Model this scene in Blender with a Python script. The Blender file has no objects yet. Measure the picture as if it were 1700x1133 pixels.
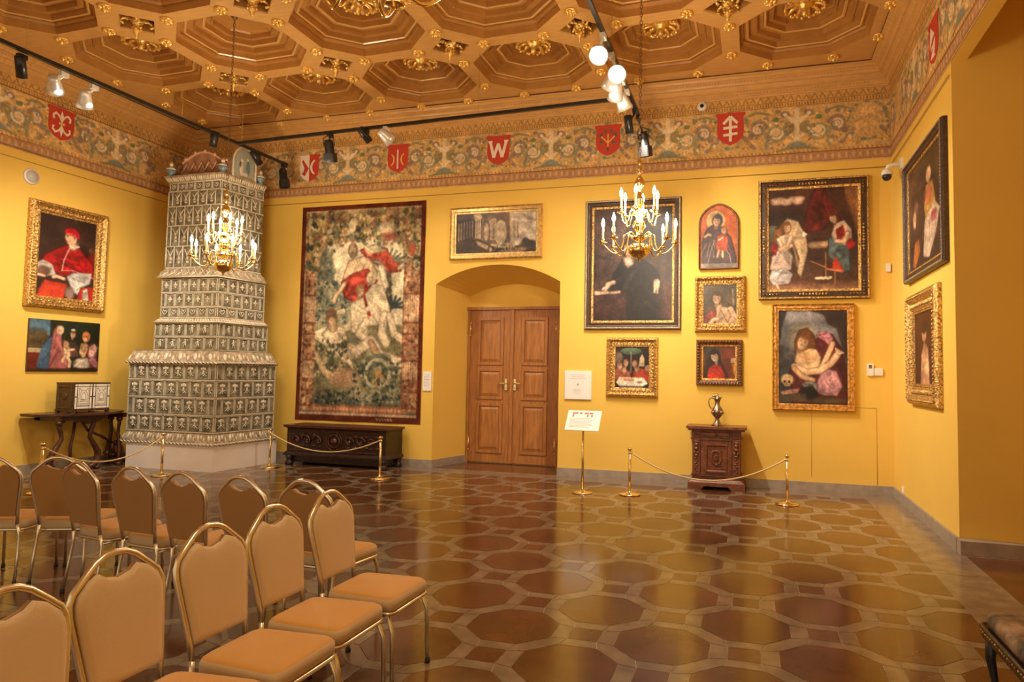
import bpy, math, random
import numpy as np
from mathutils import Vector, Matrix
random.seed(7); rng = np.random.RandomState(11)
PI = math.pi
sc = bpy.context.scene; COL = sc.collection
# room frame: camera stands at x=0,y=0; back wall y=D, left wall x=A, right wall x=B
D, A, B = 10.66, -10.54, 1.893
ZF0, ZF1, ZC = 4.83, 5.93, 6.2          # frieze bottom / top, beam underside

# ------------------------------------------------------------------ camera
def make_camera():
    f, yaw, pitch, roll = 1132.4, -0.287, 0.0588, 0.0169
    cy, sy, cp, sp = math.cos(yaw), math.sin(yaw), math.cos(pitch), math.sin(pitch)
    fw = Vector((sy*cp, cy*cp, sp)); r = Vector((cy, -sy, 0)); u = r.cross(fw)
    c, s = math.cos(roll), math.sin(roll)
    r2 = c*r + s*u; u2 = -s*r + c*u
    M = Matrix((r2, u2, -fw)).transposed().to_4x4(); M.translation = Vector((0, 0, 1.65))
    cam = bpy.data.cameras.new('camera'); o = bpy.data.objects.new('camera', cam); COL.objects.link(o)
    o.matrix_world = M
    cam.sensor_fit = 'HORIZONTAL'; cam.sensor_width = 36; cam.lens = f*36/1700
    cam.shift_x = -68.4/1700; cam.shift_y = -14.3/1700
    cam.clip_start = .05; cam.clip_end = 200
    sc.camera = o
make_camera()

# ------------------------------------------------------------------ materials
def lin(c): return tuple(((x/255)/12.92 if x/255 <= .04045 else ((x/255+.055)/1.055)**2.4) for x in c)
def setin(b, **k):
    for n, v in k.items():
        n = n.replace('_', ' ')
        if n in b.inputs: b.inputs[n].default_value = v
def mat(name, col, rough=.5, metal=0, noise=0, nscale=8, bump=0, bscale=30, stretch=None, spec=.5, coat=0, emit=None, estr=0, sheen=0, dark=None):
    m = bpy.data.materials.new(name); m.use_nodes = True; nt = m.node_tree; b = nt.nodes['Principled BSDF']
    c = (*col, 1)
    setin(b, Base_Color=c, Roughness=rough, Metallic=metal)
    setin(b, **{'Specular IOR Level': spec, 'Coat Weight': coat, 'Sheen Weight': sheen})
    if coat: setin(b, **{'Coat Roughness': .08})
    if emit: setin(b, **{'Emission Color': (*emit, 1), 'Emission Strength': estr})
    if noise or bump:
        tc = nt.nodes.new('ShaderNodeTexCoord'); mp = nt.nodes.new('ShaderNodeMapping')
        nt.links.new(tc.outputs['Object'], mp.inputs[0])
        if stretch: mp.inputs['Scale'].default_value = stretch
    if noise:
        n = nt.nodes.new('ShaderNodeTexNoise'); n.inputs['Scale'].default_value = nscale; n.inputs['Detail'].default_value = 5
        nt.links.new(mp.outputs[0], n.inputs['Vector'])
        mx = nt.nodes.new('ShaderNodeMix'); mx.data_type = 'RGBA'
        d = dark or tuple(x*(1-noise) for x in col)
        l = tuple(min(1, x*(1+noise*.5)) for x in col)
        mx.inputs[6].default_value = (*d, 1); mx.inputs[7].default_value = (*l, 1)
        rp = nt.nodes.new('ShaderNodeMapRange'); rp.inputs[1].default_value = .35; rp.inputs[2].default_value = .65
        nt.links.new(n.outputs[0], rp.inputs[0]); nt.links.new(rp.outputs[0], mx.inputs[0])
        nt.links.new(mx.outputs[2], b.inputs['Base Color'])
    if bump:
        n2 = nt.nodes.new('ShaderNodeTexNoise'); n2.inputs['Scale'].default_value = bscale; n2.inputs['Detail'].default_value = 4
        nt.links.new(mp.outputs[0], n2.inputs['Vector'])
        bp = nt.nodes.new('ShaderNodeBump'); bp.inputs['Strength'].default_value = bump; bp.inputs['Distance'].default_value = .02
        nt.links.new(n2.outputs[0], bp.inputs['Height']); nt.links.new(bp.outputs[0], b.inputs['Normal'])
    return m
M = {}
M['wall'] = mat('yellow_plaster', (.82, .53, .10), .75, noise=.03, nscale=1.2, bump=.05, bscale=60, spec=.3)
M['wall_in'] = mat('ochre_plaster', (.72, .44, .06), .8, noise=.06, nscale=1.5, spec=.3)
M['base'] = mat('grey_stone_skirting', (.36, .29, .23), .45, noise=.15, nscale=10)
M['joint'] = mat('floor_joint', (.52, .42, .29), .3)
M['oct'] = mat('brown_marble', (.13, .050, .019), .15, noise=.3, nscale=2.5, spec=.42)
M['band'] = mat('grey_brown_marble', (.24, .175, .115), .16, noise=.28, nscale=6, spec=.42)
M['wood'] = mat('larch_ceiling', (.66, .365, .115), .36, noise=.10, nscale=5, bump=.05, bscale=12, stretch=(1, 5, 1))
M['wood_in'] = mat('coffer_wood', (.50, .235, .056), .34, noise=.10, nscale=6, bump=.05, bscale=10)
M['wood_rd'] = mat('polished_highlit_moulding', (.72, .42, .14), .20, spec=.8)  # glossy, and lightened to paint in the highlight lines along the coffer ridges
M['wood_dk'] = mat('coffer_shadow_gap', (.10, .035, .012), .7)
M['gold'] = mat('gilding', (1.0, .70, .22), .30, metal=.85, bump=.35, bscale=60)
M['gold_mid'] = mat('plain_gilding', (.86, .58, .22), .32, metal=.8, noise=.3, nscale=20, bump=.2, bscale=50)
M['gold_dk'] = mat('old_gilding', (.74, .46, .15), .36, metal=.8, noise=.7, nscale=45, bump=.6, bscale=70)
M['gold_red'] = mat('worn_gilding', (.72, .37, .09), .36, metal=.75, noise=.5, nscale=25, bump=.6, bscale=60)
M['frame_dk'] = mat('dark_frame_wood', (.075, .035, .018), .35, noise=.4, nscale=30, bump=.4, bscale=60)
M['frame_br'] = mat('brown_frame_wood', (.20, .085, .035), .35, noise=.4, nscale=30, bump=.4, bscale=60)
M['frame_gr'] = mat('grey_gilt_edge', (.50, .42, .30), .35, metal=.5, noise=.4, nscale=60, bump=.6, bscale=80)
M['brass'] = mat('polished_brass', (.93, .74, .38), .20, metal=1)
M['brass_ch'] = mat('chandelier_brass', (.98, .74, .32), .16, metal=1)
M['champ'] = mat('champagne_tube', (.80, .70, .50), .28, metal=.9)
M['chain'] = mat('chain_iron', (.22, .13, .06), .4, metal=.7)
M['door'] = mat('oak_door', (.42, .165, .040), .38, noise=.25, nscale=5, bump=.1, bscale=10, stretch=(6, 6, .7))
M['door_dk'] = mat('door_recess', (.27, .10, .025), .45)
M['walnut'] = mat('dark_walnut', (.075, .022, .012), .28, noise=.4, nscale=12, bump=.25, bscale=25)
M['walnut2'] = mat('red_walnut', (.20, .062, .022), .30, noise=.35, nscale=14, bump=.35, bscale=40)
M['ebony'] = mat('ebonised_oak', (.030, .013, .009), .30, noise=.4, nscale=12, bump=.3, bscale=30)
M['pewter'] = mat('dark_silver', (.34, .27, .22), .28, metal=1, noise=.4, nscale=20, bump=.5, bscale=40)
M['ivory'] = mat('ivory_inlay', (.80, .72, .58), .4, noise=.1, nscale=20)
M['white'] = mat('white_plastic', (.82, .78, .72), .4)
M['plinth'] = mat('white_plinth', (.83, .74, .66), .5, noise=.04, nscale=3)
M['grey'] = mat('grey_cloth', (.55, .50, .45), .7)
M['ink'] = mat('pale_ink', (.42, .38, .36), .6)
M['inkred'] = mat('red_ink', (.45, .16, .12), .6)
M['paper'] = mat('paper', (.88, .82, .76), .6)
M['black'] = mat('black_metal', (.015, .013, .012), .35)
M['silver'] = mat('silver_reflector', (.86, .84, .80), .25, metal=.45)
M['silverp'] = mat('silver_paint', (.80, .77, .72), .35, metal=.15)
M['seat'] = mat('orange_seat_fabric', (.64, .315, .055), .75, bump=.1, bscale=300, sheen=.3)
M['back'] = mat('beige_back_fabric', (.60, .42, .21), .8, bump=.1, bscale=300, sheen=.3)
M['rear'] = mat('shaded_rear_fabric', (.36, .165, .032), .8, bump=.1, bscale=300, sheen=.2)  # back fabric darkened: shade of the unlit rear side put into the colour
M['tile_bg'] = mat('green_grey_glaze', (.235, .215, .150), .25, noise=.6, nscale=9, spec=.6)
M['tile_hi'] = mat('cream_glaze', (.64, .56, .43), .25, noise=.15, nscale=14, spec=.6)
M['tile_mid'] = mat('sand_glaze', (.42, .32, .20), .25, noise=.4, nscale=14, spec=.6)
M['tile_blue'] = mat('blue_glaze', (.17, .27, .30), .2, noise=.4, nscale=20)
M['tile_pale'] = mat('pale_blue_grey_glaze', (.36, .38, .33), .25)
M['terra'] = mat('terracotta_glaze', (.38, .19, .11), .4, noise=.3)
M['terra_hi'] = mat('pink_terracotta', (.62, .36, .24), .4)
M['red'] = mat('heraldic_red', (.56, .050, .022), .6)
M['emblem'] = mat('emblem_cream', (.86, .76, .58), .6)
M['emblem_g'] = mat('emblem_gold', (.80, .50, .12), .5)
M['leaf'] = mat('painted_olive', (.12, .12, .06), .7)
M['rubber'] = mat('black_rubber', (.012, .011, .010), .6)
M['candle'] = mat('candle_sleeve', (.90, .74, .45), .5, emit=(1, .62, .25), estr=.35)
M['bulb'] = mat('lit_bulb', (1, .9, .7), .3, emit=(1, .80, .50), estr=38)
M['lens'] = mat('lit_lens', (1, 1, 1), .3, emit=(1, .90, .78), estr=45)
M['lens_off'] = mat('dull_lens', (.5, .45, .4), .2, emit=(1, .8, .6), estr=1.2)
M['rope'] = mat('gold_rope', (.80, .58, .28), .5, bump=.6, bscale=200)
M['cord'] = mat('hanging_wire', (.45, .28, .06), .6)
M['uph'] = mat('patterned_upholstery', (.30, .20, .12), .6, noise=.8, nscale=9, dark=(.012, .012, .010))
M['camdome'] = mat('smoked_dome', (.03, .02, .04), .08)

def vcmat(name, rough, spec=.4, bump=0, bscale=200):
    m = bpy.data.materials.new(name); m.use_nodes = True; nt = m.node_tree; b = nt.nodes['Principled BSDF']
    a = nt.nodes.new('ShaderNodeVertexColor'); a.layer_name = 'pigment'
    nt.links.new(a.outputs[0], b.inputs['Base Color']); setin(b, Roughness=rough, **{'Specular IOR Level': spec})
    if bump:
        tc = nt.nodes.new('ShaderNodeTexCoord'); n2 = nt.nodes.new('ShaderNodeTexNoise'); n2.inputs['Scale'].default_value = bscale
        nt.links.new(tc.outputs['Object'], n2.inputs['Vector'])
        bp = nt.nodes.new('ShaderNodeBump'); bp.inputs['Strength'].default_value = bump; bp.inputs['Distance'].default_value = .01
        nt.links.new(n2.outputs[0], bp.inputs['Height']); nt.links.new(bp.outputs[0], b.inputs['Normal'])
    return m
M['oil'] = vcmat('oil_paint', .38, .5, .15, 60)
M['wool'] = vcmat('woven_wool', .9, .1, .4, 250)
M['fresco'] = vcmat('painted_frieze', .75, .3, .1, 80)

# ------------------------------------------------------------------ mesh builder
class MB:
    def __init__(s): s.v = []; s.f = []; s.m = []; s.sm = []; s.T = Matrix.Identity(4); s.mi = 0; s.smooth = False
    def add(s, vs, fs, mi=None, smooth=None):
        n = len(s.v); T = s.T
        s.v += [tuple(T @ Vector(p)) for p in vs]
        for f in fs:
            s.f.append([n+i for i in f]); s.m.append(s.mi if mi is None else mi); s.sm.append(s.smooth if smooth is None else smooth)
        return s
    def box(s, x0, x1, y0, y1, z0, z1, mi=None):
        vs = [(x, y, z) for z in (z0, z1) for y in (y0, y1) for x in (x0, x1)]
        return s.add(vs, [(0, 2, 3, 1), (4, 5, 7, 6), (0, 1, 5, 4), (2, 6, 7, 3), (0, 4, 6, 2), (1, 3, 7, 5)], mi, False)
    def prism(s, poly, z0, z1, mi=None, axis='z', smooth=False):
        n = len(poly)
        def P(a, b, c): return {'z': (a, b, c), 'y': (a, c, b), 'x': (c, a, b)}[axis]
        vs = [P(a, b, z0) for a, b in poly] + [P(a, b, z1) for a, b in poly]
        fs = [tuple(range(n))[::-1], tuple(range(n, 2*n))] + [(i, (i+1) % n, n+(i+1) % n, n+i) for i in range(n)]
        return s.add(vs, fs, mi, smooth)
    def frustum(s, p0, z0, p1, z1, mi=None):
        n = len(p0); vs = [(a, b, z0) for a, b in p0]+[(a, b, z1) for a, b in p1]
        return s.add(vs, [tuple(range(n))[::-1], tuple(range(n, 2*n))]+[(i, (i+1) % n, n+(i+1) % n, n+i) for i in range(n)], mi, False)
    def lathe(s, prof, c=(0, 0, 0), n=16, mi=None, smooth=True, sx=1, sy=1):
        vs = []; fs = []
        for r, z in prof:
            for k in range(n):
                a = 2*PI*k/n; vs.append((c[0]+r*sx*math.cos(a), c[1]+r*sy*math.sin(a), c[2]+z))
        for i in range(len(prof)-1):
            for k in range(n):
                a = i*n+k; b = i*n+(k+1) % n; fs.append((a, b, b+n, a+n))
        fs.append(tuple(range(n))[::-1]); fs.append(tuple(range(len(vs)-n, len(vs))))
        return s.add(vs, fs, mi, smooth)
    def tube(s, pts, r, n=8, closed=False, mi=None, smooth=True):
        pts = [Vector(p) for p in pts]; N = len(pts); vs = []; fs = []
        rr = r if hasattr(r, '__len__') else [r]*N
        up = None
        for i, p in enumerate(pts):
            if closed: t = pts[(i+1) % N]-pts[i-1]
            else: t = pts[min(i+1, N-1)]-pts[max(i-1, 0)]
            t.normalize()
            if up is None:
                up = Vector((0, 0, 1)) if abs(t.z) < .9 else Vector((1, 0, 0))
            a = (up - t*up.dot(t)); a.normalize(); up = a; b = t.cross(a)
            for k in range(n):
                th = 2*PI*k/n; vs.append(tuple(p+(a*math.cos(th)+b*math.sin(th))*rr[i]))
        L = N if closed else N-1
        for i in range(L):
            j = (i+1) % N
            for k in range(n): fs.append((i*n+k, i*n+(k+1) % n, j*n+(k+1) % n, j*n+k))
        if not closed: fs.append(tuple(range(n))[::-1]); fs.append(tuple(range((N-1)*n, N*n)))
        return s.add(vs, fs, mi, smooth)
    def ball(s, c, r, mi=None, n=8, m=5):
        r = r if hasattr(r, '__len__') else (r, r, r)
        vs = [(c[0], c[1], c[2]-r[2])]
        for i in range(1, m):
            a = -PI/2+PI*i/m
            for k in range(n):
                t = 2*PI*k/n; vs.append((c[0]+r[0]*math.cos(a)*math.cos(t), c[1]+r[1]*math.cos(a)*math.sin(t), c[2]+r[2]*math.sin(a)))
        vs.append((c[0], c[1], c[2]+r[2])); L = len(vs)-1
        fs = [(0, 1+(k+1) % n, 1+k) for k in range(n)]
        for i in range(m-2):
            for k in range(n):
                a = 1+i*n+k; b = 1+i*n+(k+1) % n; fs.append((a, b, b+n, a+n))
        q = 1+(m-2)*n
        fs += [(q+k, q+(k+1) % n, L) for k in range(n)]
        return s.add(vs, fs, mi, True)
    def torus(s, c, R, r, axis='z', n=16, k=6, mi=None, a0=0, a1=2*PI):
        full = abs(a1-a0-2*PI) < 1e-6; cnt = n if full else n+1
        pts = []
        for i in range(cnt):
            a = a0+(a1-a0)*i/n; u, v = R*math.cos(a), R*math.sin(a)
            pts.append({'z': (c[0]+u, c[1]+v, c[2]), 'y': (c[0]+u, c[1], c[2]+v), 'x': (c[0], c[1]+u, c[2]+v)}[axis])
        return s.tube(pts, r, k, full, mi)
    def quad(s, *p, mi=None): return s.add(p, [tuple(range(len(p)))], mi, False)
    def obj(s, name, mats, parent=None, loc=None):
        me = bpy.data.meshes.new(name); me.from_pydata(s.v, [], s.f)
        if not isinstance(mats, (list, tuple)): mats = [mats]
        for k in mats: me.materials.append(M[k] if isinstance(k, str) else k)
        me.polygons.foreach_set('material_index', s.m); me.polygons.foreach_set('use_smooth', s.sm)
        me.update()
        o = bpy.data.objects.new(name, me); COL.objects.link(o)
        if parent: o.parent = parent
        if loc: o.location = loc
        return o
def tag(o, label=None, cat=None, group=None, kind=None):
    if label: o['label'] = label
    if cat: o['category'] = cat
    if group: o['group'] = group
    if kind: o['kind'] = kind
    return o
def empty(name, loc=(0, 0, 0), rz=0, label=None, cat=None, group=None):
    o = bpy.data.objects.new(name, None); COL.objects.link(o); o.location = loc; o.rotation_euler = (0, 0, rz)
    o.empty_display_size = .1
    return tag(o, label, cat, group)
def copy_tree(o, parent=None):
    c = o.copy(); COL.objects.link(c)
    if parent: c.parent = parent
    for ch in list(o.children): copy_tree(ch, c)
    return c
def place(o, loc, rz=0): o.location = loc; o.rotation_euler = (0, 0, rz); return o
def struct(o): o['kind'] = 'structure'; return o
def TR(x, y, z, rz=0, rx=0, ry=0): return Matrix.Translation((x, y, z)) @ Matrix.Rotation(rz, 4, 'Z') @ Matrix.Rotation(ry, 4, 'Y') @ Matrix.Rotation(rx, 4, 'X')

# ------------------------------------------------------------------ painter: pigments laid into a vertex colour layer
class CV:
    def __init__(s, w, h, col):
        s.w, s.h = w, h; s.a = np.zeros((h, w, 3)); s.a[:] = np.array(col)/255.
        s.X, s.Y = np.meshgrid((np.arange(w)+.5)/w, (np.arange(h)+.5)/h); s.asp = h/w
    def mix(s, m, col, al=1):
        m = (np.clip(m, 0, 1)*al)[..., None]; s.a = s.a*(1-m)+m*np.array(col)/255.
    def el(s, cx, cy, rx, ry, col, soft=.15, ang=0, al=1):
        c, n = math.cos(ang), math.sin(ang); dx = s.X-cx; dy = (s.Y-cy)*s.asp
        u = (dx*c+dy*n)/rx; v = (-dx*n+dy*c)/(ry*s.asp)
        s.mix((1-np.sqrt(u*u+v*v))/soft+.5, col, al)
    def po(s, pts, col, al=1, soft=0):
        x, y = s.X, s.Y; ins = np.zeros(x.shape, bool); n = len(pts)
        for i in range(n):
            x0, y0 = pts[i]; x1, y1 = pts[(i+1) % n]
            if y0 == y1: continue
            ins ^= ((y0 > y) != (y1 > y)) & (x < (x1-x0)*(y-y0)/(y1-y0)+x0)
        m = ins.astype(float)
        for _ in range(soft):
            m[1:-1, 1:-1] = (m[1:-1, 1:-1]*2+m[:-2, 1:-1]+m[2:, 1:-1]+m[1:-1, :-2]+m[1:-1, 2:])/6
        s.mix(m, col, al)
    def st(s, pts, w, col, al=1, soft=.5):
        d = np.full(s.X.shape, 9.)
        for (x0, y0), (x1, y1) in zip(pts[:-1], pts[1:]):
            ax, ay = x1-x0, (y1-y0)*s.asp; L = ax*ax+ay*ay+1e-9
            t = np.clip(((s.X-x0)*ax+(s.Y-y0)*s.asp*ay)/L, 0, 1)
            d = np.minimum(d, np.hypot(s.X-x0-t*ax, (s.Y-y0)*s.asp-t*ay))
        s.mix((w-d)/(w*soft)+.5, col, al)
    def noise(s, amt, cell=6, col=None):
        h, w = s.h//cell+2, s.w//cell+2; g = rng.rand(h, w)
        yy = np.arange(s.h)/cell; xx = np.arange(s.w)/cell; y0 = yy.astype(int); x0 = xx.astype(int); fy = (yy-y0)[:, None]; fx = (xx-x0)[None]
        n = g[y0][:, x0]*(1-fy)*(1-fx)+g[y0+1][:, x0]*fy*(1-fx)+g[y0][:, x0+1]*(1-fy)*fx+g[y0+1][:, x0+1]*fy*fx
        if col is None: s.a = np.clip(s.a*(1+amt*(n-.5)*2)[..., None], 0, 1)
        else: s.mix((n-.55)*4, col, amt)
    def grad(s, fn, col, al=1): s.mix(fn(s.X, s.Y), col, al)
    def folds(s, x0, y0, x1, y1, n, col, w=.008, al=.6, bend=.1):
        for i in range(n):
            t = (i+.5)/n; a = x0+(x1-x0)*t+rng.uniform(-.02, .02)*(x1-x0)*2
            ya, yb = y0+(y1-y0)*rng.uniform(0, .35), y1-(y1-y0)*rng.uniform(0, .35)
            s.st([(a, ya), (a+bend*(t-.5)+rng.uniform(-.01, .01), (ya+yb)/2), (a+bend*2*(t-.5)+rng.uniform(-.015, .015), yb)], w*1.3, col, al*.55, 1.6)
    def limb(s, pts, w, col, dk=.62, lt=1.12):
        s.st(pts, w*1.22, [c*dk for c in col], .9, .5); s.st(pts, w, col, 1, .45)
        s.st([(x-w*.22, y-w*.22) for x, y in pts], w*.4, [min(255, c*lt) for c in col], .7, 1.4)
    def cloth(s, pts, col, n=7, dk=.6, lt=1.28, w=.012):
        cx = sum(q[0] for q in pts)/len(pts); cy = sum(q[1] for q in pts)/len(pts)
        s.po(pts, [c*dk for c in col], 1, 1); s.po([(cx+(x-cx)*.93, cy+(y-cy)*.94) for x, y in pts], col, .95, 2)
        for k in range(n):
            i = rng.randint(len(pts)); j = (i+len(pts)//2+rng.randint(-1, 2)) % len(pts); a_, b_ = pts[i], pts[j]
            u, v = rng.uniform(.12, .35), rng.uniform(.6, .85); f = lt if k % 2 else dk
            P = lambda t: (a_[0]+(b_[0]-a_[0])*t, a_[1]+(b_[1]-a_[1])*t)
            q0, q1 = P(u), P(v); md = ((q0[0]+q1[0])/2+rng.uniform(-.03, .03), (q0[1]+q1[1])/2+rng.uniform(-.02, .02))
            s.st([q0, md, q1], w, [min(255, c*f) for c in col], .5, 1.6)
    def face(s, x, y, k, skin, hair, turn=0, tilt=0, beard=None, hairlen=1.2):
        """oval head, hair mass behind, small features"""
        h = k/s.asp; dk = [c*.70 for c in skin]; ct, sn = math.cos(tilt), math.sin(tilt)
        def Q(u, v): return (x+(u*ct-v*sn)*k, y+(u*sn+v*ct)*h)
        q = Q(-turn*.25, -.12+.25*(hairlen-1)); s.el(q[0], q[1], k*1.28, h*1.32*hairlen, hair, .25, tilt)
        s.st([Q(0, .7), Q(-.05, 1.6)], k*.42, dk, 1, .4)
        q = Q(turn*.15, .08); s.el(q[0], q[1], k*.84, h*1.12, skin, .22, tilt)
        q = Q(turn*.15-.5*(1 if turn >= 0 else -1), .2); s.el(q[0], q[1], k*.42, h*.9, dk, 1.1, tilt, .55)
        q = Q(-turn*.3, -.92); s.el(q[0], q[1], k*.80, h*.40, hair, .7, tilt)
        q = Q(-turn*.3-.1, -.75); s.el(q[0], q[1], k*.5, h*.3, [min(255, c*1.5) for c in hair], 1.2, tilt, .4)
        for e in (-.34, .34):
            a_ = Q(turn*.38+e-.13, -.08); b_ = Q(turn*.38+e+.13, -.08); s.st([a_, b_], k*.055, [c*.35 for c in skin], .75, .8)
            a_ = Q(turn*.38+e-.17, -.24); b_ = Q(turn*.38+e+.15, -.26); s.st([a_, b_], k*.04, [c*.5 for c in skin], .5, .9)
        s.st([Q(turn*.42, -.05), Q(turn*.55, .28)], k*.05, dk, .7, .9)
        s.st([Q(turn*.40-.16, .52), Q(turn*.40+.16, .52)], k*.06, (150, 74, 58), .8, .8)
        q = Q(turn*.3+.25, .2); s.el(q[0], q[1], k*.2, h*.2, [min(255, c*1.08) for c in skin], 1, 0, .5)
        if beard: q = Q(turn*.25, .85); s.el(q[0], q[1], k*.62, h*.65, beard, .5, tilt)
    def figure(s, x, y, k, skin, hair, robe, robe2=None, turn=0):
        h = k/s.asp
        s.cloth([(x-k*2.6, y+h*7.5), (x-k*2.4, y+h*3), (x-k*1.0, y+h*1.6), (x+k*1.0, y+h*1.6), (x+k*2.5, y+h*3), (x+k*2.8, y+h*7.5)], robe)
        s.face(x, y, k, skin, hair, turn)
def canvas_obj(cv, name, mtl, w, h, parent, y=0, top=None, wave=0, bottom=0):
    """picture plane in local XZ, facing -Y, bottom edge at z=bottom"""
    nx, ny = cv.w, cv.h
    u = np.linspace(0, 1, nx); t = np.linspace(0, 1, ny)
    U, T = np.meshgrid(u, t)                       # T=0 top
    top_z = np.array([top(x) if top else h for x in u]); Z = (1-T)*top_z[None, :]
    V = 1-Z/h if top else T
    X = (U-.5)*w; Yv = np.full_like(X, y)
    if wave: Yv += wave*np.sin(U*19+T*3)*np.sin(T*2.2+.4)
    co = np.stack([X, Yv, Z+bottom], -1).reshape(-1, 3)
    iy = np.clip((V*ny).astype(int), 0, ny-1); ix = np.clip((U*nx).astype(int), 0, nx-1)
    if mtl != 'fresco':
        a_ = cv.a
        for _ in range(2):
            b_ = a_.copy(); b_[1:-1, 1:-1] = (a_[1:-1, 1:-1]*4+a_[:-2, 1:-1]+a_[2:, 1:-1]+a_[1:-1, :-2]+a_[1:-1, 2:])/8; a_ = b_
        cv.a = a_; cv.noise(.16, 22); cv.noise(.10, 9); cv.noise(.07, 2)
        lum = cv.a.mean(-1, keepdims=True); cv.a = np.clip(lum+(cv.a-lum)*(.88 if mtl == 'oil' else .74), 0, 1)
        cv.a = np.clip(cv.a, 0, 1)**(1.28 if mtl == 'oil' else 1.15)
    else: cv.a = np.clip(cv.a, 0, 1)**.88
    c = cv.a[iy, ix].reshape(-1, 3); c = np.where(c <= .04045, c/12.92, ((c+.055)/1.055)**2.4)
    idx = np.arange(nx*ny).reshape(ny, nx)
    q = np.stack([idx[:-1, :-1], idx[1:, :-1], idx[1:, 1:], idx[:-1, 1:]], -1).reshape(-1, 4)
    me = bpy.data.meshes.new(name); me.vertices.add(len(co)); me.vertices.foreach_set('co', co.ravel())
    me.loops.add(q.size); me.loops.foreach_set('vertex_index', q.ravel().astype(np.int32))
    me.polygons.add(len(q)); me.polygons.foreach_set('loop_start', np.arange(0, q.size, 4, dtype=np.int32))
    me.update(calc_edges=True)
    ca = me.color_attributes.new('pigment', 'FLOAT_COLOR', 'POINT')
    ca.data.foreach_set('color', np.concatenate([c, np.ones((len(c), 1))], 1).ravel())
    me.polygons.foreach_set('use_smooth', [True]*len(q))
    me.materials.append(M[mtl]); o = bpy.data.objects.new(name, me); COL.objects.link(o)
    if parent: o.parent = parent
    return o

# ================================================================== ROOM SHELL
Y0 = -2.6                                            # the hall goes on behind the camera
def arch(x0, x1, zs, zt, n=20):
    w = (x1-x0)/2; s = zt-zs; R = (w*w+s*s)/(2*s); cx = (x0+x1)/2; cz = zt-R
    a = math.asin(w/R); return [(cx+R*math.sin(-a+2*a*i/n), cz+R*math.cos(-a+2*a*i/n)) for i in range(n+1)]
ax0, ax1 = -5.27, -3.04; ix0, ix1, YR = -5.03, -3.30, 11.62
oa = arch(ax0, ax1, 3.14, 3.45); ia = arch(ix0, ix1, 3.03, 3.24)
m = MB(); HT = 6.6
m.quad((A, D, 0), (ax0, D, 0), (ax0, D, HT), (A, D, HT)); m.quad((ax1, D, 0), (B, D, 0), (B, D, HT), (ax1, D, HT))
for (xa, za), (xb, zb) in zip(oa[:-1], oa[1:]): m.quad((xa, D, za), (xb, D, zb), (xb, D, HT), (xa, D, HT))
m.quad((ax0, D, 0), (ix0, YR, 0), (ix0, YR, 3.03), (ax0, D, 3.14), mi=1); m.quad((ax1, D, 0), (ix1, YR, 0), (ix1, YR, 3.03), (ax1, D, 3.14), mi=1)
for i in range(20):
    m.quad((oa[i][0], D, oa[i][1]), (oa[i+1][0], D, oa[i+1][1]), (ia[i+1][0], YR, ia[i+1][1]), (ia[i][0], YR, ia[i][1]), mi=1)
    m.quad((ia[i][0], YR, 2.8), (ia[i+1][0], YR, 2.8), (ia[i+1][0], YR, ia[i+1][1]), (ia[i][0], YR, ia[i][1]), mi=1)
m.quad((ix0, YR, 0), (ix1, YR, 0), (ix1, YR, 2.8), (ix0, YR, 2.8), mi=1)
struct(m.obj('wall_back', ['wall', 'wall']))
m = MB(); m.quad((A, Y0, 0), (A, D, 0), (A, D, HT), (A, Y0, HT)); struct(m.obj('wall_left', 'wall'))
NY0, NY1, NX, NH = 4.3, 7.5, 3.5, 5.75                # deep window bay in the right wall
m = MB()
m.quad((B, D, 0), (B, NY1, 0), (B, NY1, HT), (B, D, HT)); m.quad((B, NY0, 0), (B, Y0, 0), (B, Y0, HT), (B, NY0, HT))
m.quad((B, NY1, ZF0), (B, NY0, ZF0), (B, NY0, HT), (B, NY1, HT))
m.quad((B, NY1, ZF0), (B, NY0, ZF0), (B+.14, NY0, ZF0), (B+.14, NY1, ZF0)); m.quad((B+.14, NY1, ZF0), (B+.14, NY0, ZF0), (B+.14, NY0, NH), (B+.14, NY1, NH))
m.quad((B, NY1, 0), (NX, NY1-.12, 0), (NX, NY1-.12, NH), (B, NY1, NH)); m.quad((B, NY0, 0), (NX, NY0+.12, 0), (NX, NY0+.12, NH), (B, NY0, NH))
m.quad((NX, NY0+.12, 0), (NX, NY1-.12, 0), (NX, NY1-.12, NH), (NX, NY0+.12, NH)); m.quad((B, NY0, NH), (B, NY1, NH), (NX, NY1-.12, NH), (NX, NY0+.12, NH))
struct(m.obj('wall_right', 'wall'))
# skirting
m = MB(); bh, bt = .13, .03
m.box(A, ax0, D-bt, D, 0, bh); m.box(ax1, B, D-bt, D, 0, bh)
m.add([(ax0, D-bt, 0), (ax0+.02, D-bt, 0), (ix0+.02, YR, 0), (ix0, YR, 0), (ax0, D-bt, bh), (ax0+.02, D-bt, bh), (ix0+.02, YR, bh), (ix0, YR, bh)], [(0, 3, 2, 1), (4, 5, 6, 7), (0, 1, 5, 4), (1, 2, 6, 5), (2, 3, 7, 6)])
struct(m.obj('baseboard_back', 'base'))
m = MB(); m.box(A, A+bt, Y0, D-bt, 0, bh); struct(m.obj('baseboard_left', 'base'))
m = MB(); m.box(B-bt, B, NY1, D-bt, 0, bh); m.box(B-bt, B, Y0, NY0, 0, bh); m.box(B-bt, NX, NY1-.15, NY1-.02, 0, bh); m.box(B-bt, NX, NY0+.02, NY0+.15, 0, bh)
struct(m.obj('baseboard_right', 'base'))
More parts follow.
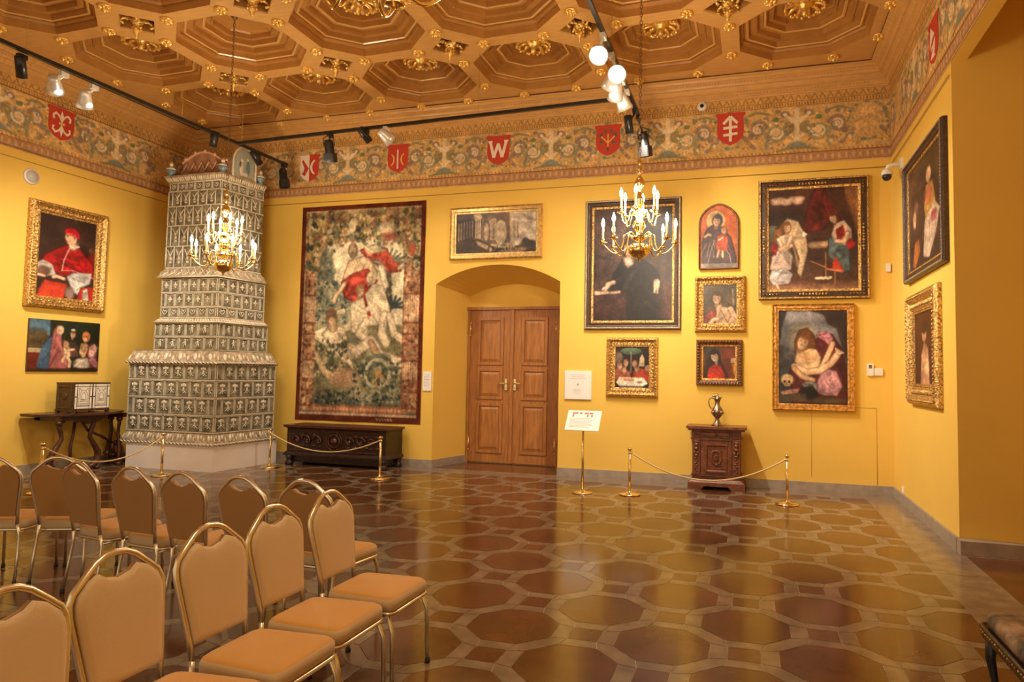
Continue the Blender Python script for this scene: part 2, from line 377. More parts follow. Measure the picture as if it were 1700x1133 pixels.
# picture rail cords below the frieze
m = MB()
for p in ([(A+.3, D-.02, 4.70), (B-.03, D-.02, 4.70)], [(B-.02, D-.03, 4.70), (B-.02, NY1+.02, 4.70)], [(A+.02, 4, 4.70), (A+.02, D-.3, 4.70)]): m.tube(p, .006, 5)
struct(m.obj('trim_4', 'cord'))

m = MB()
for q in ([(.80, D-.003, .20), (.80, D-.003, 1.14)], [(1.67, D-.003, .13), (1.67, D-.003, 1.22)], [(1.40, D-.003, 1.22), (1.67, D-.003, 1.22)]): m.tube(q, .0022, 4)
struct(m.obj('trim_6', 'cord'))
# ------------------------------------------------------------------ floor: octagon marble pattern
s_, ox, oy = .483, -1.507, 4.300
R8 = .284; e8 = R8*math.tan(PI/8)
FX0, FX1, FY0, FY1 = -10.05, 1.46, Y0, 10.22
def clip(poly):
    for ax, lim, sg in ((0, FX0, 1), (0, FX1, -1), (1, FY0, 1), (1, FY1, -1)):
        out = []
        for i in range(len(poly)):
            p, q = poly[i-1], poly[i]; a = (p[ax]-lim)*sg >= 0; b = (q[ax]-lim)*sg >= 0
            if a != b:
                t = (lim-p[ax])/(q[ax]-p[ax]); out.append((p[0]+t*(q[0]-p[0]), p[1]+t*(q[1]-p[1])))
            if b: out.append(q)
        poly = out
        if not poly: break
    return poly
m = MB()
m.quad((A, Y0, -.003), (NX, Y0, -.003), (NX, YR, -.003), (A, YR, -.003), mi=0)
g = .0022
def tile(poly, mi):
    cx = sum(p[0] for p in poly)/len(poly); cy = sum(p[1] for p in poly)/len(poly)
    q = []
    for x, y in poly:
        d = math.hypot(x-cx, y-cy); k = (d-g*1.4)/d; q.append((cx+(x-cx)*k, cy+(y-cy)*k))
    q = clip(q)
    if len(q) > 2:
        ar = sum(q[i-1][0]*q[i][1]-q[i][0]*q[i-1][1] for i in range(len(q)))
        if abs(ar) > 1e-4:
            if ar < 0: q = q[::-1]
            m.add([(x, y, 0) for x, y in q], [tuple(range(len(q)))], mi, False)
octp = [(R8, -e8), (R8, e8), (e8, R8), (-e8, R8), (-R8, e8), (-R8, -e8), (-e8, -R8), (e8, -R8)]
q8 = .095; s2 = s_
band = [(R8, e8), (e8, R8), (q8, s2-q8), (s2-R8, s2-e8), (s2-e8, s2-R8), (s2-q8, q8)]
trap = [(R8, -e8), (R8, e8), (s2-q8, q8), (s2-q8, -q8)]
def rot90(p, k):
    for _ in range(k): p = [(-y, x) for x, y in p]
    return p
for i in range(-19, 9):
    for j in range(-15, 15):
        cx, cy = ox+i*s_, oy+j*s_
        if (i+j) % 2 == 0:
            tile([(cx+x, cy+y) for x, y in octp], 1)
            for k in range(4): tile([(cx+x, cy+y) for x, y in rot90(trap, k)], 2)
            for k in (0, 3): tile([(cx+x, cy+y) for x, y in rot90(band, k)], 2)
        else: tile([(cx-q8, cy-q8), (cx+q8, cy-q8), (cx+q8, cy+q8), (cx-q8, cy+q8)], 1)
# plain border slabs
def slab(x0, x1, y0, y1, mi=2): m.quad((x0+g, y0+g, 0), (x1-g, y0+g, 0), (x1-g, y1-g, 0), (x0+g, y1-g, 0), mi=mi)
slab(FX1, B, 8.6, D); slab(FX1, B, 6.6, 8.6); slab(FX1, B, 4.5, 6.6); slab(FX1, B, Y0, 4.5)
for k in range(6): slab(A+k*(FX1-A)/6, A+(k+1)*(FX1-A)/6, FY1, D)
slab(A, FX0, Y0, 4); slab(A, FX0, 4, 8); slab(A, FX0, 8, FY1)
slab(ax0, ax1, D, YR, 1); slab(B, NX, NY0, NY1-.2, 1); slab(B, NX, NY1-.2, NY1, 2)
fl = struct(m.obj('floor', ['joint', 'oct', 'band']))

# ------------------------------------------------------------------ ceiling: octagonal coffers
PX, PYc, CX0, CY0, SH = 1.90, 1.77, -1.26, 9.35, -.032
def cshear(x, y): return (x, y+SH*(x-CX0))
HX, HY, SX8, SY8 = PX/2, PYc/2, .445, .415
octo = [(HX, -SY8), (HX, SY8), (SX8, HY), (-SX8, HY), (-HX, SY8), (-HX, -SY8), (-SX8, -HY), (SX8, -HY)]
prof = [(.105, 0), (.115, 0), (.115, .10), (.155, .10), (.165, .125), (.165, .155), (.19, .155), (.20, .130), (.215, .122), (.23, .135), (.235, .205), (.31, .205), (.315, .188), (.335, .188), (.34, .255),
        (.41, .255), (.415, .232), (.44, .226), (.45, .240), (.455, .315), (.51, .315), (.515, .298), (.535, .298), (.54, .365), (.56, .385), (.60, .39)]
def ring(c, sc_, z, poly=octo):
    return [(*cshear(c[0]+x*sc_, c[1]+y*sc_), ZC+z) for x, y in poly]
cm = MB(); rows = range(0, 7); cols = range(-4, 2)
vert_pts = {}
for i in cols:
    for j in rows:
        c = (CX0+PX*i, CY0-PYc*j)
        prev = ring(c, 1, 0)
        for k, (d, z) in enumerate(prof):
            cur = ring(c, 1-d/.9, z)
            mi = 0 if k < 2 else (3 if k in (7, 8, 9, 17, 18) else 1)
            for a in range(8):
                b = (a+1) % 8; cm.quad(prev[a], cur[a], cur[b], prev[b], mi=mi)
            prev = cur
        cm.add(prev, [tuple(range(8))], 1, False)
        # beading on the inner step
        for dd, zz, rr in ((.325, .186, .010), (.525, .296, .008)):
            rb = ring(c, 1-dd/.9, zz)
            if j < 3:
                for a in range(8):
                    p, q = Vector(rb[a]), Vector(rb[(a+1) % 8]); n = int((q-p).length/.034)
                    for t in range(n): cm.ball(p.lerp(q, t/n), rr, 1, 4, 2)
        for x, y in octo:
            k = (round(c[0]+x, 2), round(c[1]+y, 2)); vert_pts[k] = 1
# diamonds between four coffers (and half ones at the edges)
dia = [(HX-SX8, 0), (0, HY-SY8), (-(HX-SX8), 0), (0, -(HY-SY8))]
dcs = []
for i in range(-5, 2):
    for j in range(-1, 7):
        c = (CX0+PX*(i+.5), CY0-PYc*(j+.5)); dcs.append(c)
        prev = ring(c, 1, 0, dia)
        if i in (-5, 1) or j in (-1, 6): cm.add(prev, [(0, 1, 2, 3)], 0, False); continue
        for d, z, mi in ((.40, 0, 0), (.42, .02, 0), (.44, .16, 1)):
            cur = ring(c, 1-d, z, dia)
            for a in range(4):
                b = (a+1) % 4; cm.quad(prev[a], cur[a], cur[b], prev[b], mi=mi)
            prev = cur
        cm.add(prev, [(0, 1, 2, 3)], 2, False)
# flat border strips out to the cornice
xl, xr = CX0+PX*(-4.5), CX0+PX*1.5; yt = CY0+HY
def bq(x0, x1, y0, y1):
    cm.quad((x0, y0+SH*(x0-CX0), ZC+.004), (x1, y0+SH*(x1-CX0), ZC+.004), (x1, y1+SH*(x1-CX0), ZC+.004), (x0, y1+SH*(x0-CX0), ZC+.004), mi=0)
bq(xl-1.2, xr+1.0, yt-.01, yt+.9); bq(xr-.01, xr+1.2, Y0-.5, yt+.1); bq(xl-1.2, xl+.01, Y0-.5, yt+.1)
cm.quad((A-.2, Y0-.5, ZC+.42), (B+.3, Y0-.5, ZC+.42), (B+.3, D+.3, ZC+.42), (A-.2, D+.3, ZC+.42), mi=0)
# rib lines along the beam axes
ceil = struct(cm.obj('ceiling', ['wood', 'wood_in', 'wood_dk', 'wood_rd']))

def rosette_mb(m_, c, r=.085, petals=7):
    x, y, z = c
    m_.lathe([(r*.95, 0), (r, -.012), (r*.8, -.022)], (x, y, z), 12)
    for k in range(petals):
        a = 2*PI*k/petals
        m_.T = Matrix.Translation((x+r*.62*math.cos(a), y+r*.62*math.sin(a), z-.028)) @ Matrix.Rotation(a, 4, 'Z')
        m_.ball((0, 0, 0), (r*.42, r*.26, .022), n=6, m=4)
    m_.T = Matrix.Identity(4)
    m_.lathe([(r*.34, -.02), (r*.36, -.05), (r*.22, -.075), (.005, -.082)], (x, y, z), 8)
proto = MB(); rosette_mb(proto, (0, 0, 0)); ros0 = None
rest = MB()
keys = sorted(vert_pts, key=lambda k: (round(-k[1], 1), k[0]))
# merge near-duplicate keys
pts = []
for k in keys:
    if all(abs(k[0]-p[0])+abs(k[1]-p[1]) > .05 for p in pts): pts.append(k)
for k in pts:
    x, y = cshear(*k)
    if y > 6.0:
        if ros0 is None: ros0 = proto.obj('rosette', 'gold', ceil, (x, y, ZC)); o = ros0
        else: o = ros0.copy(); COL.objects.link(o); o.parent = ceil; o.location = (x, y, ZC)
        o.rotation_euler = (0, 0, random.random()*6)
    else: rosette_mb(rest, (x, y, ZC), petals=5)
r_ = rest.obj('rosette', 'gold', ceil); r_['kind'] = 'stuff'
# small rosettes along the outer border (half diamonds)
def pendant_mb(m_, sc_=1.0):
    m_.lathe([(.05, .12), (.06, .05), (.09, .02), (.06, -.02), (.035, -.06), (.05, -.10), (.045, -.14), (.02, -.17), (.025, -.19), (.004, -.22)], n=10)
    for k in range(4):
        a = PI/4+k*PI/2
        ca, sa = math.cos(a), math.sin(a)
        m_.tube([(.03*ca, .03*sa, .02), (.10*ca, .10*sa, .05), (.17*ca, .17*sa, .02), (.19*ca, .19*sa, -.03), (.15*ca, .15*sa, -.05)], [.02, .026, .022, .018, .02], 6)
        for q in range(5):
            t = .05+q*.03; m_.ball((t*ca+random.uniform(-.02, .02), t*sa+random.uniform(-.02, .02), .03-abs(q-2)*.01), (.024, .024, .018), n=6, m=4)
        for q in range(3): m_.ball((.05*math.cos(a+.8+q*.3), .05*math.sin(a+.8+q*.3), -.03-.035*q), .02, n=5, m=3)
pm = MB(); pendant_mb(pm); pend0 = None
for c in dcs:
    x, y = cshear(*c)
    if y < 5.8 or y > 9.9 or x < -9.5 or x > 1.4: continue
    if pend0 is None: pend0 = pm.obj('pendant', 'gold', ceil, (x, y, ZC+.03)); o = pend0
    else: o = pend0.copy(); COL.objects.link(o); o.parent = ceil; o.location = (x, y, ZC+.03)
bm_ = MB()
bm_.lathe([(.10, .02), (.13, -.03), (.07, -.07), (.04, -.12), (.05, -.15), (.005, -.19)], n=10)
for k in range(10):
    a = 2*PI*k/10
    bm_.tube([(.08*math.cos(a), .08*math.sin(a), 0), (.19*math.cos(a), .19*math.sin(a), -.02), (.27*math.cos(a), .27*math.sin(a), -.07)], [.03, .035, .02], 6)
    for q in range(4):
        b = a+q*.13; bm_.ball((.25*math.cos(b), .25*math.sin(b), -.06-.02*math.sin(q*2+k)), .028, n=6, m=4)
boss0 = None
for i in cols:
    for j in range(0, 3):
        if (i, j) in ((-3, 1), (0, 1)): continue
        x, y = cshear(CX0+PX*i, CY0-PYc*j)
        if boss0 is None: boss0 = bm_.obj('coffer_boss', 'gold', ceil, (x, y, ZC+.385)); o = boss0
        else: o = boss0.copy(); COL.objects.link(o); o.parent = ceil; o.location = (x, y, ZC+.385)

# cornice
cp = [(0, 5.90), (.03, 5.90), (.035, 5.925), (.05, 5.93), (.06, 5.985), (.10, 6.0), (.115, 6.015), (.125, 6.06), (.16, 6.065), (.175, 6.085), (.185, 6.13), (.215, 6.14), (.235, 6.165), (.27, 6.18), (.285, 6.185), (.29, 6.215)]
m = MB()
for (d0, z0), (d1, z1) in zip(cp[:-1], cp[1:]):
    mi = 1 if abs(z0-6.185) < .001 else 0
    yb = lambda x, d: D-d-.02*(1 if d > .2 else 0)
    m.quad((A+d0, D-d0, z0), (B-d0, D-d0, z0), (B-d1, D-d1, z1), (A+d1, D-d1, z1), mi=mi)
    m.quad((A+d0, Y0, z0), (A+d0, D-d0, z0), (A+d1, D-d1, z1), (A+d1, Y0, z1), mi=mi)
    m.quad((B-d0, D-d0, z0), (B-d0, Y0, z0), (B-d1, Y0, z1), (B-d1, D-d1, z1), mi=mi)
for d, z, sp in ((.055, 5.955, .05), (.18, 6.105, .045)):
    n = int((B-A)/sp)
    for k in range(n): m.ball((A+.2+(B-A-.4)*k/n, D-d-.004, z), .012, 0, 4, 2)
    for k in range(int(7/sp)): m.ball((A+d+.004, D-.2-k*sp, z), .012, 0, 4, 2)
struct(m.obj('trim_5', ['wood', 'wood_dk']))

# ------------------------------------------------------------------ painted frieze
def frieze_canvas(L, px, phase, per=1.93, shield=()):
    h = ZF1-ZF0; w = int(L/px); hh = int(h/px); c = CV(w, hh, (206, 164, 100)); U = L
    X = lambda m_: m_/U
    Y = lambda z: 1-(z-ZF0)/h
    c.noise(.10, 9); c.noise(.08, 3)
    # all coordinates in metres -> unit; work on a per-unit sub canvas for speed
    uw = int(per/px); sub = CV(uw, hh, (206, 164, 100)); sub.asp = hh/uw
    sub.noise(.10, 9); sub.noise(.10, 3)
    sx = lambda m_: m_/per
    ol, pu, cr, gr, oc, bl = (128, 116, 76), (132, 108, 98), (230, 208, 166), (140, 134, 100), (206, 148, 66), (116, 126, 118)
    cc = per/2
    def S(pts, w_, col, al=.8): sub.st([(sx(a), Y(b)) for a, b in pts], w_/per, col, al, .6)
    def spiral(x, z, r, sgn, col, w_=.028, a0=0, turns=1.4):
        S([(x+sgn*r*(1-t*.75)*math.cos(a0+turns*2*PI*t), z+r*(1-t*.75)*math.sin(a0+turns*2*PI*t)) for t in np.linspace(0, 1, 22)], w_, col)
    for sg in (-1, 1):
        spiral(cc+sg*.30, 5.33, .15, sg, gr, .030, 2.6); spiral(cc+sg*.30, 5.33, .10, sg, cr, .018, 3.0)
        spiral(cc+sg*.56, 5.40, .13, -sg, pu, .030, .4); spiral(cc+sg*.56, 5.40, .08, -sg, cr, .016, .9)
        spiral(cc+sg*.13, 5.38, .09, sg, ol, .022, 1.2)
        S([(cc+sg*.44, 5.10), (cc+sg*.42, 5.25), (cc+sg*.50, 5.4)], .03, gr); S([(cc+sg*.62, 5.12), (cc+sg*.70, 5.2), (cc+sg*.78, 5.30)], .03, pu)
        S([(cc+sg*.70, 5.45), (cc+sg*.74, 5.58)], .022, ol); S([(cc+sg*.40, 5.62), (cc+sg*.58, 5.66), (cc+sg*.70, 5.62)], .018, ol)
        S([(cc+sg*.69, 5.1), (cc+sg*.68, 5.55)], .016, oc)
        for _ in range(60):
            x, z = cc+sg*rng.uniform(.08, .78), rng.uniform(5.1, 5.66); col = [ol, pu, cr, gr, oc, bl, (150, 100, 60)][rng.randint(7)]
            sub.el(sx(x), Y(z), rng.uniform(.012, .034)/per, rng.uniform(.010, .030)/h, col, .5, rng.uniform(0, 3), .85)
        sub.el(sx(cc+sg*.17), Y(5.60), .07/per, .05/h, pu, .4, al=.9); sub.el(sx(cc+sg*.17), Y(5.60), .03/per, .025/h, cr, .4)
        sub.el(sx(cc+sg*.66), Y(5.30), .05/per, .045/h, pu, .4, al=.9); sub.el(sx(cc+sg*.30), Y(5.53), .05/per, .035/h, (96, 110, 70), .5, al=.9)
        sub.el(sx(cc+sg*.30), Y(5.33), .045/per, .05/h, (222, 180, 130), .5)
    S([(cc, 5.14), (cc, 5.66)], .035, cr); sub.el(sx(cc), Y(5.50), .10/per, .045/h, cr, .5, al=.9); S([(cc-.16, 5.58), (cc, 5.46), (cc+.16, 5.58)], .022, cr)
    S([(cc-.09, 5.28), (cc, 5.22), (cc+.09, 5.28)], .02, cr)
    sub.po([(sx(cc-.2), Y(5.06)), (sx(cc+.2), Y(5.06)), (sx(cc+.12), Y(5.14)), (sx(cc), Y(5.19)), (sx(cc-.12), Y(5.14))], bl, .9, 1)
    S([(cc-.28, 5.05), (cc-.1, 5.08), (cc+.1, 5.08), (cc+.28, 5.05)], .02, ol)
    # wreath behind the shields sits at the unit edge
    for e in (0, per):
        for _ in range(26):
            a = rng.uniform(0, 2*PI); sub.el(sx(e+.27*math.cos(a)), Y(5.42+.28*math.sin(a)), .03/per, .022/h, [ol, gr, oc, bl][rng.randint(4)], .5, al=.9)
        S([(e-.3, 5.1), (e-.2, 5.16)], .02, oc); S([(e+.3, 5.1), (e+.2, 5.16)], .02, oc)
    # lower stencil band with rosettes and leaf row
    yb = sub.Y
    zz = ZF0+(1-yb)*h; xx = sub.X*per
    sub.mix(((zz < 5.0) & (zz > 4.86)).astype(float), (166, 118, 78), .9); sub.mix((zz <= 4.86).astype(float), (200, 154, 104), 1)
    k = per/20
    st = np.cos(xx*2*PI/k)*np.cos((zz-4.93)*PI/.1); sub.mix((st-.15)*4*((zz < 4.985) & (zz > 4.875)), (206, 160, 108), .75)
    sub.mix(((np.abs(zz-5.0) < .007) | (np.abs(zz-4.862) < .007)).astype(float), (120, 72, 34), .8)
    st = np.cos(xx*2*PI/.062+(zz-5.03)*40); sub.mix((st-.1)*3*((zz < 5.05) & (zz > 5.012)), (176, 116, 52), .8)
    # upper stencil
    sub.mix((zz > 5.72).astype(float), (204, 154, 82), .8)
    st = np.abs(((xx/.11) % 1)-.5)*2-(zz-5.80)/.10; sub.mix((1-np.abs(st-.2)*4)*((zz < 5.90) & (zz > 5.80)), (132, 84, 34), .85)
    st = np.cos(xx*2*PI/.040)*((zz < 5.775) & (zz > 5.735)); sub.mix(st*2, (128, 84, 34), .7)
    sub.mix(((np.abs(zz-5.72) < .007) | (np.abs(zz-5.79) < .006)).astype(float), (120, 76, 30), .8)
    cx = (((np.arange(w)+.5)*px-phase) % per)/per; ixx = np.clip((cx*uw).astype(int), 0, uw-1)
    c.a = sub.a[:, ixx].copy()
    n = rng.rand(hh//10+2, w//10+2); 
    c.noise(.07, 14); c.noise(.10, 2)
    return c
PERB = 1.93
fz = canvas_obj(frieze_canvas(B-A, .009, (-.35-A) % PERB, PERB), 'trim_1', 'fresco', B-A, ZF1-ZF0, None); fz.location = ((A+B)/2, D-.006, ZF0); struct(fz)
LL = D-3.6
fz2 = canvas_obj(frieze_canvas(LL, .011, (7.96-3.6) % PERB, PERB), 'trim_2', 'fresco', LL, ZF1-ZF0, None); fz2.location = (A+.006, (D+3.6)/2, ZF0); fz2.rotation_euler = (0, 0, PI/2); struct(fz2)
LR = D-3.0
fz3 = canvas_obj(frieze_canvas(LR, .013, (D-8.12) % PERB, PERB), 'trim_3', 'fresco', LR, ZF1-ZF0, None); fz3.location = (B-.006, (D+3.0)/2, ZF0); fz3.rotation_euler = (0, 0, -PI/2); struct(fz3)

def shield(parent, cx, cz, shapes, w=.44, h=.50, half=None, label=None):
    """painted coat of arms: local frame of the frieze canvas (x along the wall, -y into the room)"""
    m = MB(); out = [(-.5, .5), (.5, .5), (.5, .42), (.44, .36), (.46, -.05), (.42, -.28), (.25, -.43), (0, -.52), (-.25, -.43), (-.42, -.28), (-.46, -.05), (-.44, .36), (-.5, .42)]
    m.mi = 0; T = Matrix.Translation((cx, 0, cz)); m.T = T
    m.prism([(x*w, z*h) for x, z in out][::-1], -.008, -.002, 0, 'y')
    if half:
        hp = [(x, z) for x, z in out if x <= 0 and x > -.6]
        m.prism([(0, -.51*h), (-.24*w, -.42*h), (-.41*w, -.27*h), (-.45*w, -.05*h), (-.43*w, .36*h), (-.49*w, .49*h), (0, .49*h)], -.011, -.003, 1, 'y')
    for k, (mi, poly) in enumerate(shapes): m.prism([(x*w, z*h) for x, z in poly], -.0135-.0004*k, -.004, mi, 'y')
    o = m.obj('painted_shield', ['red', 'emblem', 'emblem_g', 'leaf'], parent)
    if label: o['label'] = label
    return o
def bar(x0, z0, x1, z1, t):
    d = math.hypot(x1-x0, z1-z0); nx, nz = -(z1-z0)/d*t, (x1-x0)/d*t
    return [(x0+nx, z0+nz), (x0-nx, z0-nz), (x1-nx, z1-nz), (x1+nx, z1+nz)]
cxm = (A+B)/2
W_ = [bar(-.33, .30, -.18, -.25, .055), bar(-.18, -.25, -.0, .22, .055), bar(0, .22, .16, -.25, .055), bar(.16, -.25, .33, .30, .055)]
shield(fz, -4.17-cxm, .58, [(1, p) for p in W_]+[(1, [(-.41, .27), (-.24, .27), (-.24, .33), (-.41, .33)]), (1, [(.24, .27), (.41, .27), (.41, .33), (.24, .33)])], label='red shield with a white letter W')
arr = [bar(0, -.40, 0, .30, .05), bar(-.24, .16, 0, .38, .045), bar(0, .38, .24, .16, .045), bar(-.24, .02, .24, .05, .04), bar(-.24, -.20, .24, -.16, .04)]
shield(fz, -.35-cxm, .62, [(1, p) for p in arr], label='red shield with a white double-barred arrow')
def arcb(cx, cz, r, a0, a1, t, n=8):
    o = [(cx+(r+t)*math.cos(a0+(a1-a0)*i/n), cz+(r+t)*math.sin(a0+(a1-a0)*i/n)) for i in range(n+1)]
    return o+[(cx+(r-t*math.sin(PI*i/n))*math.cos(a0+(a1-a0)*i/n), cz+(r-t*math.sin(PI*i/n))*math.sin(a0+(a1-a0)*i/n)) for i in range(n, -1, -1)]
shield(fz, -6.08-cxm, .58, [(1, bar(0, -.38, 0, .30, .028)), (2, arcb(-.36, -.05, .20, -1.2, 1.2, .03)), (2, arcb(.36, -.05, .20, PI-1.2, PI+1.2, .03))], label='red shield with two gold crescents and a blade')
shield(fz, -7.91-cxm, .53, [(0, arcb(-.40, .02, .22, -1.35, 1.35, .05)), (0, [(-.36, .25), (-.30, .32), (-.02, -.02), (-.2, -.3), (-.3, -.25), (-.22, 0)]), (1, arcb(.34, .02, .24, PI-1.3, PI+1.3, .05))], half=True, label='shield halved white and red')
lf = [bar(0, -.3, 0, .2, .02), bar(0, -.1, -.25, .12, .02), bar(0, -.1, .25, .12, .02)]
lv = []
for x, z, a in ((-.26, .18, .9), (-.1, .28, 1.4), (.12, .28, 1.7), (.27, .17, 2.2), (-.25, -.05, .3), (.22, -.08, 2.8), (0, -.3, 1.5)):
    lv.append([(x+.11*math.cos(a), z+.10*math.sin(a)), (x-.05*math.sin(a), z+.05*math.cos(a)), (x-.11*math.cos(a), z-.10*math.sin(a)), (x+.05*math.sin(a), z-.05*math.cos(a))])
shield(fz, -2.27-cxm, .60, [(2, p) for p in lf]+[(3, p) for p in lv], label='red shield with a leafy branch')
# lily shield on the left wall, arrows shield on the right
lil = [[(0, .42), (-.07, .22), (0, .02), (.07, .22)], [(0, -.42), (-.07, -.2), (0, -.02), (.07, -.2)]]
for sx_ in (-1, 1):
    for sz_ in (-1, 1): lil.append([(sx_*a, sz_*b) for a, b in ((.02, .06), (.10, .20), (.20, .27), (.28, .20), (.24, .12), (.31, .10), (.33, .24), (.22, .34), (.09, .27))])
shield(fz2, 7.95-(D+3.6)/2, .62, [(1, p) for p in lil]+[(2, [(-.1, -.04), (.1, -.04), (.1, .04), (-.1, .04)])], w=.46, label='red shield with a white double lily')
shield(fz3, -(8.12-(D+3.0)/2), .52, [(1, [(-.2, .35), (.15, .1), (-.1, .05), (-.3, -.1)]), (1, [(.2, .0), (.1, -.4), (-.05, -.1), (-.2, -.2)]), (1, [(0, -.22), (-.2, -.38), (.22, -.40)])], label='red shield with white arrow shapes')

# ================================================================== DOOR
dz = 2.80
door = empty('door_1', (0, YR-.05, 0)); door['kind'] = 'structure'
def leafd(x0, x1, px0, px1):
    m = MB(); m.box(x0, x1, 0, .045, .02, dz-.03, 0)
    for z0, z1 in ((.24, 1.03), (1.20, 1.66), (1.82, 2.58)):
        m.box(px0-.05, px0, -.022, .0, z0-.05, z1+.05, 0); m.box(px1, px1+.05, -.022, 0, z0-.05, z1+.05, 0)
        m.box(px0, px1, -.022, 0, z1, z1+.05, 0); m.box(px0, px1, -.022, 0, z0-.05, z0, 0)
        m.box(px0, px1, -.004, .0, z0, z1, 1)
        m.frustum([(px0+.02, z0+.02), (px1-.02, z0+.02), (px1-.02, z1-.02), (px0+.02, z1-.02)], 0, [(px0+.06, z0+.06), (px1-.06, z0+.06), (px1-.06, z1-.06), (px0+.06, z1-.06)], .016, 0)
        k = 8; m.v[-k:] = [(a, -c-.004, b) for a, b, c in m.v[-k:]]
    return m
xm = (ix0+ix1)/2-.01
L1 = leafd(ix0+.04, xm-.004, ix0+.24, xm-.22).obj('door_leaf', ['door', 'door_dk'], door)
L2 = leafd(xm+.004, ix1-.04, xm+.23, ix1-.26).obj('door_leaf', ['door', 'door_dk'], door)
m = MB(); m.box(xm-.03, xm+.03, -.03, 0, .02, dz-.03)
m.obj('cover_strip', 'door', L2)
m = MB(); m.box(ix0, ix0+.04, -.03, .05, 0, dz); m.box(ix1-.04, ix1, -.03, .05, 0, dz); m.box(ix0-.02, ix1+.02, -.05, .05, dz-.03, dz+.02)
m.obj('door_frame', 'door', door)
def handle(par, x, sg):
    m = MB(); m.box(x-.022, x+.022, -.035, -.02, 1.32, 1.52); m.tube([(x, -.03, 1.44), (x, -.08, 1.44)], .012, 8); m.tube([(x, -.08, 1.44), (x+sg*.07, -.085, 1.445), (x+sg*.13, -.08, 1.43)], [.013, .012, .015], 8)
    m.ball((x, -.035, 1.36), .012); return m.obj('door_handle', 'brass', par)
handle(L1, xm-.10, -1); handle(L2, xm+.07, 1)
for par, x in ((L1, ix0+.05), (L2, ix1-.05)):
    for z in (2.42, .35):
        m = MB(); m.tube([(x, -.03, z-.10), (x, -.03, z+.10)], .014, 8); m.ball((x, -.03, z+.115), .018); m.ball((x, -.03, z-.115), .018); m.obj('hinge', 'brass', par)

# ================================================================== TILED STOVE
stove = empty('tiled_stove', (-8.95, 9.45, 0), 0, 'tall stepped stove of green and cream relief tiles on a white plinth in the corner', 'stove')
def fp(xl_, xc, yf, xr, yb): return [(xl_, yf), (xc, yf), (xr, yb), (xl_, yb)]
def ins(p, d, back=0):
    return [(p[0][0]+d, p[0][1]+d), (p[1][0]-d, p[1][1]+d), (p[2][0]-d, p[2][1]-back), (p[3][0]+d, p[3][1]-back)]
SO = Vector((8.95, -9.45, 0))
def sobj(m, name, mats): 
    m.v = [tuple(Vector(v)+SO) for v in m.v]; return m.obj(name, mats, stove)
def face_frames(p):
    """the two visible faces: origin, direction, length, outward normal"""
    a, b, c = Vector((*p[0], 0)), Vector((*p[1], 0)), Vector((*p[2], 0))
    for q, r in ((a, b), (b, c)):
        d = (r-q); L = d.length; d.normalize(); yield q, d, L, Vector((d.y, -d.x, 0))
def motif(m, kind, w, h):
    """relief in local (x right, z up, -y out) centred on the tile"""
    def bl(x, z, rx, rz, mi=1, d=.014): m.ball((x*w, 0, z*h), (rx*w, d, rz*h), mi, 6, 4)
    def t(pts, r, mi=1): m.tube([(x*w, -.006, z*h) for x, z in pts], r*w, 4, mi=mi)
    if kind == 'fig':
        bl(0, .27, .09, .09); bl(0, .05, .13, .17); t([(-.03, -.05), (-.10, -.22), (-.06, -.38)], .045); t([(.03, -.05), (.09, -.2), (.05, -.38)], .045)
        t([(-.1, .12), (-.22, .0), (-.13, -.08)], .035); t([(.1, .12), (.2, .2), (.24, .3)], .035)
    elif kind == 'star':
        for k in range(4):
            a = k*PI/2; bl(.13*math.cos(a), .13*math.sin(a), .15 if k % 2 == 0 else .09, .09 if k % 2 == 0 else .15)
        bl(0, 0, .1, .1, 1, .02)
        for sx_ in (-1, 1):
            for sz_ in (-1, 1): bl(sx_*.30, sz_*.30, .06, .06, 2)
    elif kind == 'fleur':
        bl(0, .22, .13, .18); bl(-.17, .20, .08, .13, 1); bl(.17, .20, .08, .13, 1); bl(0, .0, .10, .12); t([(0, -.05), (-.16, -.22), (-.3, -.32)], .035, 1); t([(0, -.05), (.16, -.22), (.3, -.32)], .035, 1)
        bl(-.24, -.10, .08, .06, 2); bl(.24, -.10, .08, .06, 2); bl(0, -.28, .07, .07, 1); t([(0, -.02), (0, -.3)], .03)
    elif kind == 'vee':
        t([(-.42, .44), (-.05, .12), (.0, .02)], .075); t([(.42, .44), (.05, .12), (0, .02)], .075); bl(0, -.08, .17, .12); bl(0, -.30, .22, .09); bl(-.2, -.15, .07, .1, 2); bl(.2, -.15, .07, .1, 2); bl(0, .28, .07, .06, 2)
    elif kind == 'scroll':
        for sx_ in (-1, 1): t([(0, -.3), (sx_*.2, -.1), (sx_*.3, .15), (sx_*.18, .28), (sx_*.08, .12)], .05, 1)
        bl(0, .1, .08, .16); bl(0, -.2, .1, .08, 2)
